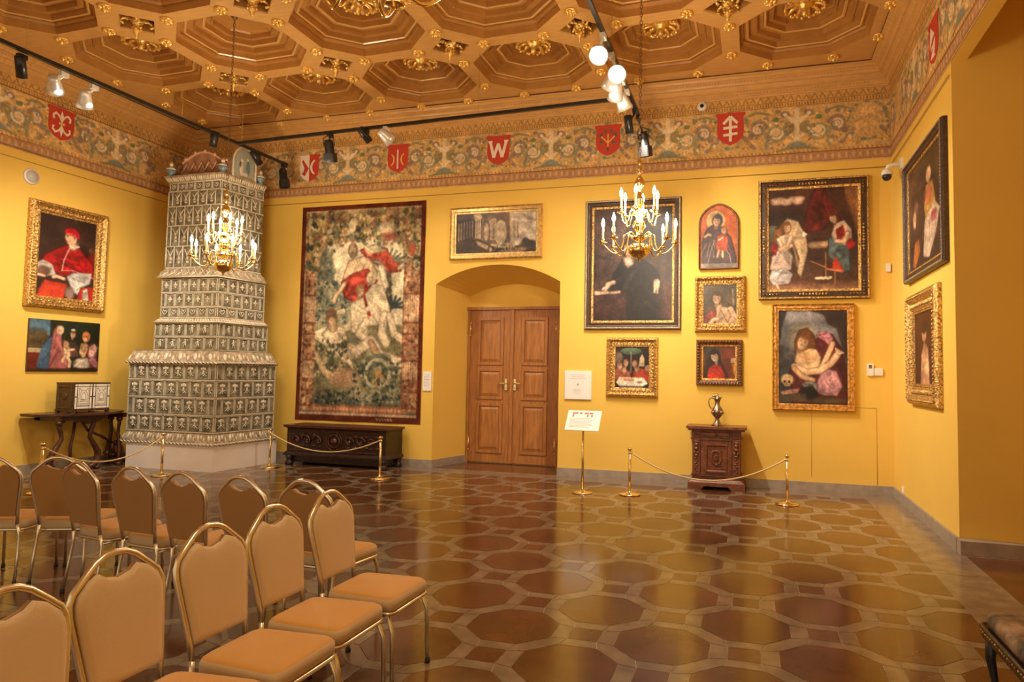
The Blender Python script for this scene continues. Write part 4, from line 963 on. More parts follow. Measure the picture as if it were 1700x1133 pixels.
c.cloth([(.50, .86), (.60, .68), (.72, .62), (.84, .64), (.92, .80), (.84, .90), (.66, .90)], (204, 150, 154), 14, .65, 1.2, .014); c.cloth([(.34, .78), (.44, .74), (.58, .78), (.56, .86), (.42, .88)], (150, 140, 128), 6); c.po([(.34, .82), (.5, .80), (.58, .88), (.5, .96), (.3, .92)], (44, 34, 30), .95, 2)
c.el(.14, .74, .095, .058, (166, 128, 84), .2); c.el(.135, .735, .085, .052, (222, 190, 138), .3); c.el(.10, .760, .018, .013, (70, 44, 28), .5); c.el(.165, .762, .018, .013, (70, 44, 28), .5); c.st([(.132, .77), (.13, .785)], .006, (90, 60, 40)); c.limb([(.10, .80), (.17, .80)], .012, (196, 158, 110)); c.st([(.11, .80), (.11, .806)], .003, (90, 60, 40))
c.cloth([(.03, .87), (.18, .84), (.32, .83), (.28, .88), (.06, .90)], (206, 150, 134), 3); c.po([(0, .9), (.4, .88), (.42, .96), (.05, .97)], (96, 86, 62), .9, 3); c.el(.7, .95, .26, .03, (116, 98, 62), .8); c.noise(.08, 3)
picture('painting', 'back', .82, 1.16, 1.13, 1.56, .085, 'plain2', c, 'painting of a reddish-haired penitent leaning over a skull and book, right of the cabinet')

# 9-10 right wall
c = CV(110, 150, (84, 58, 42)); c.el(.2, .3, .3, .3, (110, 80, 58), .9); c.el(.25, .42, .07, .06, (160, 110, 84), .5); c.el(.2, .52, .05, .08, (206, 164, 130), .4); c.po([(.12, .95), (.2, .74), (.32, .72), (.36, .85), (.2, .98)], (190, 116, 54), .9, 3)
c.el(.62, .22, .07, .07, (222, 180, 136), .4); c.po([(.55, .3), (.72, .3), (.8, .5), (.7, .7), (.55, .72), (.5, .5)], (206, 160, 80), .95, 2); c.el(.62, .4, .12, .08, (176, 90, 70), .6, al=.6); c.po([(.5, .6), (.78, .5), (.9, .6), (.8, .78), (.62, .96), (.45, .92)], (226, 198, 170), .95, 2); c.el(.75, .62, .08, .05, (206, 110, 110), .5); c.folds(.5, .6, .8, .92, 6, (190, 160, 140), .01, .6, .2); c.noise(.15, 3)
picture('painting', 'right', 8.60, 2.84, 1.88, 1.50, .12, 'dark', c, 'upper of two paintings on the right wall, figures in white and yellow, dark frame', depth=.07)
c = CV(96, 100, (84, 40, 26)); c.el(.5, .3, .4, .3, (110, 54, 34), .9); c.po([(.3, 1), (.35, .6), (.5, .42), (.68, .5), (.75, 1)], (206, 160, 124), .95, 3); c.el(.5, .3, .11, .12, (216, 168, 128), .35); c.el(.5, .22, .13, .09, (70, 36, 24), .4); c.el(.6, .75, .12, .1, (226, 190, 150), .5); c.st([(.38, .6), (.5, .72), (.66, .7)], .03, (216, 172, 130)); c.noise(.15, 3)
picture('painting', 'right', 8.71, 1.34, 1.44, 1.33, .24, 'carved', c, 'lower of two paintings on the right wall, pale figure in a very broad gilt frame', depth=.08)

# 11-12 left wall
c = CV(110, 156, (82, 56, 46)); c.grad(lambda x, y: (x-.6)*.9*(y < .5), (58, 36, 30)); c.po([(.86, .42), (1, .38), (1, .7), (.86, .62)], (150, 40, 30), .9, 2); c.el(.92, .36, .05, .04, (120, 70, 50), .5)
c.cloth([(.02, .62), (.10, .50), (.28, .41), (.46, .34), (.70, .35), (.86, .45), (1, .55), (1, .72), (.72, .67), (.42, .73), (.12, .62)], (186, 34, 36), 16, .6, 1.3, .016); c.cloth([(.38, .40), (.48, .34), (.70, .35), (.80, .44), (.62, .48), (.46, .46)], (196, 40, 40), 6, .7, 1.25)
c.limb([(.60, .28), (.59, .34)], .07, sk); c.el(.64, .245, .05, .07, (96, 70, 58), .4); c.el(.545, .24, .10, .095, (224, 180, 146), .2); c.po([(.43, .255), (.455, .225), (.47, .27)], (224, 180, 146), 1, 1); c.st([(.465, .218), (.50, .214)], .006, (90, 60, 50), .8); c.el(.485, .232, .014, .006, (70, 44, 36), .5); c.st([(.455, .295), (.49, .292)], .008, (160, 80, 70)); c.el(.60, .245, .016, .022, (200, 146, 116), .5); c.el(.57, .30, .07, .03, (196, 148, 118), .8, al=.5)
c.cloth([(.43, .20), (.435, .15), (.52, .118), (.63, .13), (.70, .19), (.69, .25), (.62, .20), (.54, .185)], (214, 30, 40), 4, .75, 1.2)
c.st([(.55, .35), (.5, .42), (.44, .54), (.42, .66)], .010, (240, 200, 184)); c.st([(.53, .345), (.6, .36), (.69, .335)], .014, (240, 220, 208))
c.cloth([(.0, .60), (.10, .56), (.26, .60), (.33, .72), (.18, .75), (.0, .70)], (214, 198, 182), 9, .68, 1.12); c.el(.12, .69, .11, .06, (134, 98, 82), .5); c.cloth([(.5, .72), (.62, .66), (.95, .64), (.92, .78), (.74, .84), (.80, .97), (.62, .90)], (214, 206, 196), 14, .70, 1.1); c.st([(.42, .655), (.62, .64), (.98, .70)], .008, (240, 214, 200), .7)
c.limb([(.46, .755), (.34, .735), (.28, .75)], .026, (228, 182, 150)); c.limb([(.14, .75), (.02, .74)], .020, (224, 180, 146)); c.cloth([(.02, .99), (.14, .79), (.52, .81), (.48, 1), (.02, 1)], (220, 80, 50), 6, .75, 1.15); c.cloth([(.68, 1), (.75, .86), (1, .8), (1, 1)], (206, 62, 46), 6); c.el(.57, .92, .08, .08, (160, 132, 120), .6); c.cloth([(.80, .88), (.88, .84), (.92, 1), (.80, 1)], (212, 196, 178), 4)
c.noise(.07, 3)
picture('painting', 'left', 8.17, 2.52, 1.29, 1.64, .17, 'carved', c, 'seated man in red cap and cape, heavy gilt frame on the left wall', depth=.10)
c = CV(150, 104, (50, 56, 36)); c.po([(0, 0), (.28, 0), (.28, .32), (0, .36)], (104, 136, 156), 1, 2); c.el(.1, .25, .14, .08, (90, 92, 84), .5); c.po([(0, .3), (.2, .24), (.28, .34), (.2, .55), (0, .58)], (110, 90, 56), .95, 2); c.po([(0, .56), (.18, .56), (.18, .64), (0, .64)], (196, 170, 130), 1); c.po([(0, .64), (.18, .64), (.14, 1), (0, 1)], (126, 46, 26), 1); c.folds(.3, 0, .95, .35, 9, (40, 66, 34), .012, .8, 0)
c.cloth([(.12, .96), (.18, .5), (.3, .3), (.36, .4), (.38, .96)], (86, 114, 142), 10); c.cloth([(.30, .50), (.32, .2), (.38, .08), (.44, .12), (.44, .5), (.5, .7), (.56, .97), (.28, .97)], (186, 112, 106), 12); c.face(.425, .20, .04, (228, 192, 154), (206, 176, 150), .7, .2)
c.cloth([(.5, .72), (.54, .42), (.66, .42), (.68, .72)], (104, 74, 62), 6); c.face(.6, .26, .042, (228, 188, 146), (84, 56, 38), -.1, .1, hairlen=1.3); c.el(.6, .175, .035, .025, (212, 198, 178), .4)
c.limb([(.52, .56), (.53, .68)], .045, (232, 194, 152)); c.face(.515, .47, .032, (232, 194, 152), (190, 140, 90), .4); c.limb([(.53, .70), (.58, .82), (.57, .90)], .022, (232, 194, 152)); c.limb([(.50, .70), (.47, .80)], .022, (228, 186, 146)); c.limb([(.54, .58), (.62, .56)], .016, (232, 194, 152))
c.cloth([(.84, .42), (.95, .42), (1, .95), (.70, .92), (.76, .6)], (128, 70, 58), 8); c.face(.79, .30, .048, (214, 140, 92), (196, 120, 72), -.5, 0, (222, 176, 126)); c.cloth([(.72, .42), (.82, .42), (.80, .66), (.75, .72), (.70, .62)], (222, 176, 126), 6); c.cloth([(.84, .72), (.85, .50), (.93, .42), (.97, .58), (.92, .72)], (206, 160, 146), 6); c.cloth([(.62, .92), (.68, .74), (.84, .72), (.88, .92)], (206, 186, 164), 12); c.cloth([(.84, .74), (.92, .70), (1, .86), (.98, .94)], (196, 132, 140), 4); c.grad(lambda x, y: (y-.93)*20, (70, 38, 28), .8); c.noise(.08, 3)
picture('painting', 'left', 8.21, 1.54, 1.16, .80, .0, 'panel', c, 'unframed panel of three adults and an infant, hung above the ivory casket')

# 13 tapestry
c = CV(230, 350, (206, 180, 138)); bd = (124, 52, 28)
c.po([(.12, .18), (.86, .18), (.86, .62), (.12, .62)], (216, 194, 150), 1)
c.grad(lambda x, y: (y-.56)*6*(x > .1)*(x < .88), (150, 136, 92)); c.grad(lambda x, y: (y-.86)*14, (86, 96, 84), .8)
leafc = [(96, 98, 62), (142, 124, 76), (196, 160, 98), (70, 80, 66), (176, 126, 84), (206, 178, 124), (146, 98, 74), (216, 190, 140), (110, 106, 84), (150, 140, 100)]
def scatter(x0, x1, y0, y1, n, cols, r=.012):
    for _ in range(n): c.el(rng.uniform(x0, x1), rng.uniform(y0, y1), rng.uniform(r*.5, r*1.5), rng.uniform(r*.3, r), cols[rng.randint(len(cols))], .5, rng.uniform(0, 3), .9)
# trees
c.el(.22, .30, .065, .07, (124, 122, 92), .4); c.el(.2, .24, .045, .05, (136, 130, 98), .4); scatter(.14, .29, .20, .36, 60, [(96, 98, 80), (150, 142, 110), (120, 120, 96)], .014); scatter(.14, .34, .36, .50, 110, [(96, 100, 78), (160, 150, 108), (196, 180, 132), (84, 96, 90)], .014)
c.st([(.72, .26), (.73, .50)], .022, (112, 92, 66)); scatter(.705, .75, .34, .52, 40, [(84, 84, 64), (150, 130, 92)], .01)
for a in np.linspace(-2.9, -.2, 11): c.st([(.70, .29), (.70+.15*math.cos(a), .29+.075*math.sin(a))], .010, (122, 118, 92)); c.st([(.72, .29), (.72+.13*math.cos(a+.1), .30+.06*math.sin(a))], .006, (170, 160, 124))
for a in np.linspace(-3, 0, 8): c.st([(.76, .48), (.76+.09*math.cos(a), .48+.05*math.sin(a))], .010, (76, 82, 76))
# mid ground behind the figures
c.po([(.13, .40), (.40, .37), (.46, .50), (.40, .56), (.13, .60)], (150, 144, 108), .7, 4); scatter(.14, .40, .38, .55, 130, [(96, 100, 78), (166, 156, 116), (190, 176, 132), (84, 96, 92), (120, 130, 110)], .012); c.po([(.56, .56), (.86, .56), (.86, .74), (.62, .72)], (128, 118, 74), .8, 4); c.po([(.12, .60), (.5, .58), (.62, .78), (.12, .84)], (128, 120, 84), .75, 5); scatter(.14, .34, .62, .80, 90, [(96, 92, 62), (160, 144, 100), (84, 90, 74)], .011)
# bearded figure in red drapery
fl, fs = (230, 200, 156), (190, 150, 106)
c.cloth([(.40, .26), (.56, .235), (.64, .32), (.60, .44), (.42, .46), (.34, .40), (.36, .32)], (206, 168, 122), 8, .65, 1.15, .01); c.cloth([(.48, .215), (.60, .19), (.70, .21), (.76, .275), (.83, .29), (.82, .32), (.73, .325), (.66, .265), (.54, .25)], (186, 70, 46), 9, .65, 1.35, .010); c.cloth([(.52, .205), (.62, .192), (.70, .222), (.60, .232)], (222, 196, 144), 3)
c.cloth([(.34, .36), (.44, .32), (.56, .30), (.64, .36), (.56, .42), (.46, .46), (.37, .43)], (180, 62, 42), 10, .62, 1.4, .010); c.cloth([(.50, .40), (.60, .36), (.59, .52), (.53, .51)], (176, 54, 36), 5)
c.face(.43, .215, .032, (206, 168, 126), (140, 108, 76), -.3, -.1, (140, 108, 78), 1.4); c.limb([(.80, .305), (.845, .285)], .012, (206, 168, 124)); c.limb([(.37, .37), (.31, .42), (.29, .45)], .014, (206, 168, 124))
c.limb([(.66, .30), (.70, .38)], .020, fl); c.cloth([(.54, .42), (.60, .37), (.68, .38), (.74, .48), (.76, .56), (.66, .56), (.58, .50)], fl, 4, .66, 1.06); c.face(.585, .345, .030, (214, 184, 140), (196, 164, 116), -.4, .3); c.limb([(.70, .52), (.68, .60), (.72, .64)], .030, fl); c.limb([(.74, .52), (.78, .60), (.86, .63)], .024, fl); c.cloth([(.43, .46), (.53, .43), (.57, .52), (.54, .60), (.44, .60)], fl, 4, .66, 1.06); c.face(.505, .405, .028, (206, 164, 116), (150, 104, 66), .4, .1); c.limb([(.56, .54), (.50, .60), (.60, .64)], .022, fl); c.limb([(.46, .47), (.54, .50), (.60, .47)], .014, fl)
c.limb([(.24, .58), (.14, .605), (.22, .63)], .022, fl); c.cloth([(.20, .60), (.26, .555), (.38, .57), (.42, .64), (.52, .66), (.52, .71), (.40, .73), (.28, .68)], fl, 6, .64, 1.06); c.el(.275, .52, .045, .04, (150, 108, 72), .25); c.limb([(.28, .54), (.29, .57)], .028, fs); c.limb([(.39, .62), (.41, .71), (.47, .75)], .018, fl); c.limb([(.48, .685), (.60, .63), (.68, .70), (.82, .725)], .032, fl); c.limb([(.60, .64), (.66, .70), (.74, .71)], .020, fs); c.limb([(.33, .50), (.37, .495)], .016, fl)
# foreground plants, hound, volute
scatter(.12, .42, .63, .80, 130, [(96, 92, 62), (160, 144, 100), (70, 78, 64), (196, 170, 124)], .013); c.st([(.16, .70), (.24, .78), (.32, .80), (.36, .82)], .022, (206, 172, 124)); c.el(.4, .80, .12, .04, (196, 150, 108), .6)
for r_, w_, col in ((.12, .020, (110, 112, 88)), (.095, .012, (190, 176, 136)), (.065, .016, (96, 100, 84))): c.st([(.66+r_*math.cos(a), .78+r_*.66*math.sin(a)) for a in np.linspace(2.2, 7.6, 26)], w_, col)
c.el(.66, .80, .07, .03, (170, 124, 66), .5); scatter(.46, .86, .72, .90, 150, [(84, 90, 74), (160, 150, 112), (120, 120, 84), (196, 176, 132), (60, 72, 70)], .013); scatter(.14, .88, .86, .92, 120, [(60, 72, 66), (110, 112, 84), (170, 156, 116), (80, 96, 100)], .012)
# columns of the border
for x0, x1 in ((.045, .145), (.845, .965)):
    c.po([(x0, .28), (x1, .28), (x1, .955), (x0, .955)], (186, 128, 84), 1, 1); scatter(x0, x1, .30, .94, 260, [(206, 156, 104), (150, 92, 60), (222, 184, 130), (124, 74, 50), (196, 140, 96)], .011)
    for y in (.30, .42, .55, .60, .72, .86, .93): c.st([(x0, y), (x1, y)], .006, (140, 84, 54), .8)
    for k in range(7): x = x0+(x1-x0)*(k+.5)/7; c.st([(x, .43), (x+.008*math.sin(k), .54)], .005, (226, 190, 140), .7); c.st([(x, .73), (x, .80)], .005, (226, 190, 140), .7)
    c.grad(lambda x, y: np.clip((x0+.02-x)*40, 0, 1)*(x > x0)*(y > .28)*.6, (110, 66, 44))
# garland
c.po([(.03, .03), (.97, .03), (.97, .28), (.86, .28), (.82, .19), (.5, .16), (.2, .19), (.15, .28), (.03, .28)], (170, 136, 88), 1, 1)
scatter(.04, .96, .035, .17, 420, leafc, .018); scatter(.03, .15, .1, .30, 120, leafc, .016); scatter(.84, .97, .1, .30, 130, leafc, .016); scatter(.2, .8, .14, .19, 60, leafc, .012)
c.el(.70, .12, .07, .03, (206, 184, 140), .4); c.el(.42, .10, .03, .035, (214, 196, 150), .4); c.el(.72, .155, .06, .02, (196, 100, 70), .5, al=.8); c.el(.9, .22, .03, .03, (190, 96, 60), .5)
# lower border
c.po([(.14, .925), (.86, .925), (.86, .96), (.14, .96)], (186, 112, 70), 1, 1)
for k in range(26): c.el(.16+.7*k/26, .943, .012, .009, (216, 160, 112), .5)
c.po([(.03, .96), (.97, .96), (.97, .972), (.03, .972)], (216, 180, 140), .9)
for x0, x1, y0, y1 in ((0, .035, 0, 1), (.965, 1, 0, 1), (0, 1, 0, .022), (0, 1, .972, 1)): c.po([(x0, y0), (x1, y0), (x1, y1), (x0, y1)], bd, 1)
for k in range(6): c.st([(.66+.022*k, .981), (.672+.022*k, .988)], .004, (214, 180, 140))
c.noise(.14, 2); c.noise(.10, 6)
tp = canvas_obj(c, 'tapestry', 'wool', 2.52, 3.90, None, 0, wave=.008); tp.location = (-6.755, D-.010, .72)
tp.rotation_euler = (0, 0, 0)
tag(tp, 'tall woven wall hanging with pale figures in a leafy border, above the carved chest', 'tapestry')

# ================================================================== BANQUET CHAIRS (local: seat faces +Y)
def pillow(m, out, t0, t1, edge=.03, mi=0, axis='z', steps=3, mi_side=None):
    """cushion from a convex outline, rounded on the t1 side and slightly on t0; out = 2D list"""
    cx = sum(p[0] for p in out)/len(out); cy = sum(p[1] for p in out)/len(out); n = len(out); rings = []
    hw = max(abs(p[0]-cx) for p in out)
    seq = [(1-edge*.5/hw, t0)]+[(1, t0+(t1-t0)*.2), (1, t0+(t1-t0)*.55)]+[(1-edge/hw*(1-math.cos(a)), t0+(t1-t0)*(.55+.45*math.sin(a))) for a in np.linspace(.3, PI/2, steps)]+[(.5, t1+(t1-t0)*.07)]
    vs = []
    for k, t in seq:
        for x, y in out:
            a, b = cx+(x-cx)*k, cy+(y-cy)*k; vs.append({'z': (a, b, t), 'y': (a, t, b)}[axis])
    fs = []; mis = []
    for i in range(len(seq)-1):
        for k in range(n): fs.append((i*n+k, i*n+(k+1) % n, (i+1)*n+(k+1) % n, (i+1)*n+k)); mis.append(mi if (mi_side is None or i > 3) else mi_side)
    L = (len(seq)-1)*n; fs.append(tuple(range(n))[::-1]); mis.append(mi if mi_side is None else mi_side); fs.append(tuple(range(L, L+n))); mis.append(mi)
    for f, q in zip(fs, mis): m.add([vs[i] for i in f], [tuple(range(len(f)))], q, True) if False else None
    base = len(m.v); m.v += [tuple(m.T @ Vector(p)) for p in vs]
    for f, q in zip(fs, mis): m.f.append([base+i for i in f]); m.m.append(q); m.sm.append(True)
def rounded(pts, r, n=4):
    out = []
    for i in range(len(pts)):
        p0, p, p1 = Vector(pts[i-1]), Vector(pts[i]), Vector(pts[(i+1) % len(pts)])
        a = p+(p0-p).normalized()*r; b = p+(p1-p).normalized()*r
        for k in range(n+1):
            t = k/n; q = a*(1-t)**2+p*2*t*(1-t)+b*t*t; out.append((q.x, q.y))
    return out
def hoop():
    """chair back outline in (x, z) from lower left to lower right"""
    c = [(-.152, .44), (-.161, .52), (-.181, .64), (-.198, .745), (-.196, .785), (-.180, .815), (-.135, .85), (-.085, .888), (-.045, .905), (0, .91)]
    c = [(x, .44+(z-.44)*1.09) for x, z in c]
    return c+[(-x, z) for x, z in c[-2::-1]]
def lean(z): return -.235-(z-.44)*.17                 # y of the back at height z
def make_chair(variant='beige'):
    root = empty('banquet_chair')
    so = rounded([(-.185, -.20), (.185, -.20), (.211, .22), (-.211, .22)], .06)
    m = MB(); pillow(m, so, .395, .475, .035, 0, 'z', 4, 1); m.obj('seat', ['seat', 'back'], root)  # sides paler than the orange top: directional sheen put into the colour
    m = MB(); m.tube([(x, y, .392) for x, y in rounded([(-.18, -.195), (.18, -.195), (.205, .215), (-.205, .215)], .06)], .011, 6, True); m.obj('seat_frame', 'champ', root)
    h = hoop()
    inner = [(x*.93, z-.008) for x, z in h if z > .50 and z < .90]
    lo = [(-.150, .505), (.150, .505)]
    L_ = [p for p in inner if p[0] < 0]; R_ = [p for p in inner if p[0] > 0]
    dip = [(-.085, .895), (-.055, .875), (0, .862), (.055, .875), (.085, .895)]
    ol = [lo[0]]+L_+dip+R_+[lo[1]]
    m = MB(); T = Matrix(((1, 0, 0, 0), (0, 1, -.17, -.235+.44*.17), (0, 0, 1, 0), (0, 0, 0, 1))); m.T = T
    # front cushion and flat rear panel
    pillow(m, ol[::-1], -.004, .028, .03, 0, 'y', 3); m.obj('back_cushion', 'back', root)
    m = MB(); m.T = T; m.prism(ol, -.016, -.003, 0, 'y'); m.obj('rear_panel', 'rear', root)
    m = MB(); m.tube([(x, lean(z), z) for x, z in h], .0125, 8); m.obj('back_frame', 'champ', root)
    for s in (-1, 1):
        m = MB(); m.tube([(s*.155, -.235, .44), (s*.165, -.225, .36), (s*.175, -.245, .20), (s*.18, -.275, .012)], .0115, 8); l = m.obj('leg', 'champ', root)
        m = MB(); m.lathe([(.014, 0), (.016, .006), (.014, .028)], (s*.18, -.276, 0), 8); m.obj('foot_cap', 'rubber', l)
        m = MB(); m.tube([(s*.175, .13, .388), (s*.188, .185, .375), (s*.194, .215, .30), (s*.197, .225, .012)], .0115, 8); l = m.obj('leg', 'champ', root)
        m = MB(); m.lathe([(.014, 0), (.016, .006), (.014, .028)], (s*.197, .2255, 0), 8); m.obj('foot_cap', 'rubber', l)
    m = MB()
    for s in (-1, 1): m.tube([(s*.16, -.225, .375), (s*.19, .15, .385)], .008, 6)
    m.tube([(-.16, -.15, .378), (.16, -.15, .378)], .007, 6); m.obj('stretcher', 'champ', root)
    return root
c0 = make_chair()
near = [(-2.000, 3.410, -PI/2, 'beige banquet chair at the far end of the front row, nearest the door'),
        (-2.010, 2.950, -PI/2, 'beige banquet chair second from the far end of the front row'),
        (-1.980, 2.500, -PI/2, 'beige banquet chair in the middle of the front row'),
        (-1.970, 2.040, -PI/2+.03, 'beige banquet chair fourth along the front row, silvery frame, seat mostly cut off'),
        (-1.900, 1.600, -PI/2+.05, 'beige banquet chair in the bottom left corner, only part of its back in frame')]
far = [(-2.665, 4.0, -.05, 'shaded brown-backed chair at the right end of the rear row, half hidden behind a front chair'),
       (-3.095, 3.96, -.10, 'shaded brown-backed chair second from the right in the rear row'),
       (-3.56, 3.96, -.10, 'shaded brown-backed chair third from the right in the rear row, just right of a barrier post'),
       (-4.05, 4.02, -.08, 'shaded brown-backed chair fourth from the right in the rear row, below the stove plinth'),
       (-4.58, 4.08, -.15, 'shaded brown-backed chair fifth from the right in the rear row, beside a turned chair'),
       (-5.13, 4.20, .42, 'shaded brown-backed chair turned to the left, second from the left edge'),
       (-5.56, 4.02, .42, 'shaded brown-backed chair cut by the left edge of the picture')]
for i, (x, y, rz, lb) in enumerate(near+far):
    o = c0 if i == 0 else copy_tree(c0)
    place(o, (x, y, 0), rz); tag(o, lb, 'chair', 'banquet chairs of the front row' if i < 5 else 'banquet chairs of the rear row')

# ================================================================== BARRIER POSTS AND ROPES
def stanchion():
    root = empty('barrier_post')
    m = MB(); m.lathe([(.145, 0), (.15, .008), (.14, .018), (.06, .028), (.028, .045), (.02, .06)], n=28); m.obj('base', 'brass', root)
    m = MB(); m.lathe([(.018, .05), (.018, .57)], n=14); m.obj('pole', 'brass', root)
    m = MB(); m.lathe([(.019, .555), (.024, .56), (.024, .575), (.019, .58), (.019, .60), (.032, .612), (.034, .625), (.03, .635), (.005, .64)], n=16); m.obj('cap', 'brass', root)
    return root
st0 = stanchion()
posts = [(-1.635, 9.35, 'brass barrier post left of the small cabinet, beside the sign stand'), (.41, 9.42, 'brass barrier post right of the small cabinet'),
         (-5.44, 9.28, 'brass barrier post in front of the right end of the carved chest'), (-7.70, 9.62, 'brass barrier post at the right side of the white stove plinth'),
         (-8.56, 8.30, 'brass barrier post in front of the white stove plinth'), (-8.75, 6.62, 'brass barrier post in front of the lyre-legged table, far left')]
for i, (x, y, lb) in enumerate(posts):
    o = st0 if i == 0 else copy_tree(st0); place(o, (x, y, 0), i*.7); tag(o, lb, 'barrier post', 'brass barrier posts')
def rope(p, q, sag, lb):
    m = MB(); pts = []
    for k in range(25):
        t = k/24; pts.append((p[0]+(q[0]-p[0])*t, p[1]+(q[1]-p[1])*t, .57-sag*4*t*(1-t)))
    m.tube(pts, .0105, 8); o = m.obj('barrier_rope', 'rope'); tag(o, lb, 'rope', 'golden barrier ropes')
    for e in (0, -1): m2 = MB(); m2.ball(pts[e], .017, n=8, m=5); m2.obj('hook', 'brass', o)
rope((-1.61, 9.35), (.385, 9.42), .32, 'golden rope hanging in front of the small cabinet')
rope((-7.68, 9.60), (-5.465, 9.28), .235, 'golden rope hanging in front of the carved chest')
rope((-8.745, 6.645), (-8.57, 8.275), .26, 'golden rope hanging in front of the lyre-legged table')

# ================================================================== SMALL CARVED CABINET WITH EWER
cab = empty('cabinet', (-.525, 10.36, 0), 0, 'small carved red-brown cabinet with one door, under the small pictures', 'cabinet')
m = MB()
m.box(-.34, .34, -.17, .22, .13, .80, 0); m.box(-.40, .40, -.22, .24, .055, .105, 0); m.frustum([(-.385, -.21), (.385, -.21), (.385, .23), (-.385, .23)], .105, [(-.345, -.18), (.345, -.18), (.345, .22), (-.345, .22)], .15, 0)
for s in (-1, 1): m.prism([(s*.40, 0), (s*.22, 0), (s*.17, .056), (s*.40, .056)], -.22, -.16, 0, 'y'); m.box(min(s*.40, s*.32), max(s*.40, s*.32), .16, .23, 0, .056, 0)
m.box(-.36, .36, -.195, .22, .195, .215, 0); m.box(-.365, .365, -.20, .22, .715, .735, 0); m.box(-.355, .355, -.19, .22, .735, .745, 0)
m.obj('body', 'walnut2', cab)
m = MB(); m.prism(rounded([(-.425, -.26), (.425, -.26), (.425, .245), (-.425, .245)], .02), .875, .91, 0); m.prism([(-.40, -.235), (.40, -.235), (.40, .235), (-.40, .235)], .85, .877, 0)
for k in range(38): m.ball((-.385+.77*k/37, -.237, .862), .009, 0, 4, 2)
m.obj('top', 'walnut2', cab)
m = MB(); m.box(-.345, .345, -.18, .21, .745, .852, 0)
for s in (-1, 1):
    m.box(s*.28-.05, s*.28+.05, -.205, -.18, .75, .848, 0)
    for k in range(3): m.ball((s*.28+(k-1)*.028, -.205, .80), (.012, .014, .035), 0, 6, 4)
m.obj('frieze_block', 'walnut2', cab)
m = MB(); m.box(-.215, .215, -.196, -.18, .752, .842, 0); m.frustum([(-.2, .765), (.2, .765), (.2, .83), (-.2, .83)], 0, [(-.185, .775), (.185, .775), (.185, .82), (-.185, .82)], .008); m.v[-8:] = [(a, -.196-c, b) for a, b, c in m.v[-8:]]
dr = m.obj('drawer', 'walnut2', cab); m = MB(); m.ball((0, -.215, .795), .018); m.tube([(0, -.19, .795), (0, -.215, .795)], .008, 6); m.obj('knob', 'walnut', dr)
for s in (-1, 1):
    m = MB()
    m.box(s*.28-.052, s*.28+.052, -.20, -.17, .215, .715, 0)
    X_ = s*.28; m.ball((X_, -.205, .64), (.03, .022, .035)); m.ball((X_, -.205, .685), (.04, .018, .016)); m.ball((X_, -.205, .585), (.038, .024, .03)); m.ball((X_-.02, -.205, .53), (.02, .02, .03)); m.ball((X_+.02, -.205, .53), (.02, .02, .03))
    m.ball((X_, -.205, .49), (.035, .02, .02))
    for k in range(6): m.ball((X_+(.008 if k % 2 else -.008), -.203, .45-.036*k), (.026-.002*k, .014, .020), n=6, m=4)
    m.box(X_-.045, X_+.045, -.21, -.17, .225, .245, 0); m.obj('pilaster', 'walnut2', cab)
m = MB(); m.box(-.215, .215, -.185, -.165, .22, .71, 0); m.T = Matrix.Translation((0, -.185, .29)); sweep_frame(m, .23, .33, [(0, 0), (.008, .008), (.02, .022), (.035, .022), (.04, 0)]); m.T = Matrix.Identity(4)
ov = [(0, .105), (.03, .10), (.06, .075), (.055, .04), (.075, .0), (.06, -.04), (.045, -.07), (.02, -.085), (0, -.105)]
ov = ov+[(-x, z) for x, z in ov[-2:0:-1]]
m.tube([(x, -.192, .455+z) for x, z in ov], .014, 6, True); m.ball((0, -.19, .455), (.038, .016, .055)); m.ball((0, -.20, .49), (.02, .014, .02)); m.ball((-.04, -.19, .545), (.03, .012, .02)); m.ball((.04, -.19, .545), (.03, .012, .02)); m.ball((0, -.19, .365), (.03, .012, .018))
for k in range(9): m.ball((-.10+.025*k, -.19, .305), .012, 0, 5, 3)
dd = m.obj('door', 'walnut2', cab)
# ewer
m = MB(); m.lathe([(.085, 0), (.088, .012), (.07, .025), (.045, .05), (.03, .085), (.028, .105), (.05, .13), (.078, .165), (.085, .20), (.074, .245), (.045, .285), (.035, .32), (.036, .35), (.045, .375), (.05, .385)], n=20)
for k in range(8):
    a = k*PI/4; m.tube([(.082*math.cos(a), .082*math.sin(a), .17), (.085*math.cos(a), .085*math.sin(a), .22)], .008, 5)
ew = m.obj('ewer', 'pewter', None, (-.52, 10.36, .911)); tag(ew, 'dark silver lidded ewer standing on the small cabinet', 'ewer')
m = MB(); m.tube([(-.045, 0, .395), (-.10, 0, .405), (-.125, 0, .36), (-.115, 0, .29), (-.085, 0, .24)], .008, 6); m.obj('handle', 'pewter', ew)
m = MB(); m.lathe([(.052, .385), (.05, .40), (.025, .425), (.012, .44), (.014, .455), (.003, .468)], n=14); m.ball((-.05, 0, .43), (.03, .01, .012)); m.ball((.05, 0, .41), (.022, .012, .01)); m.obj('lid', 'pewter', ew)

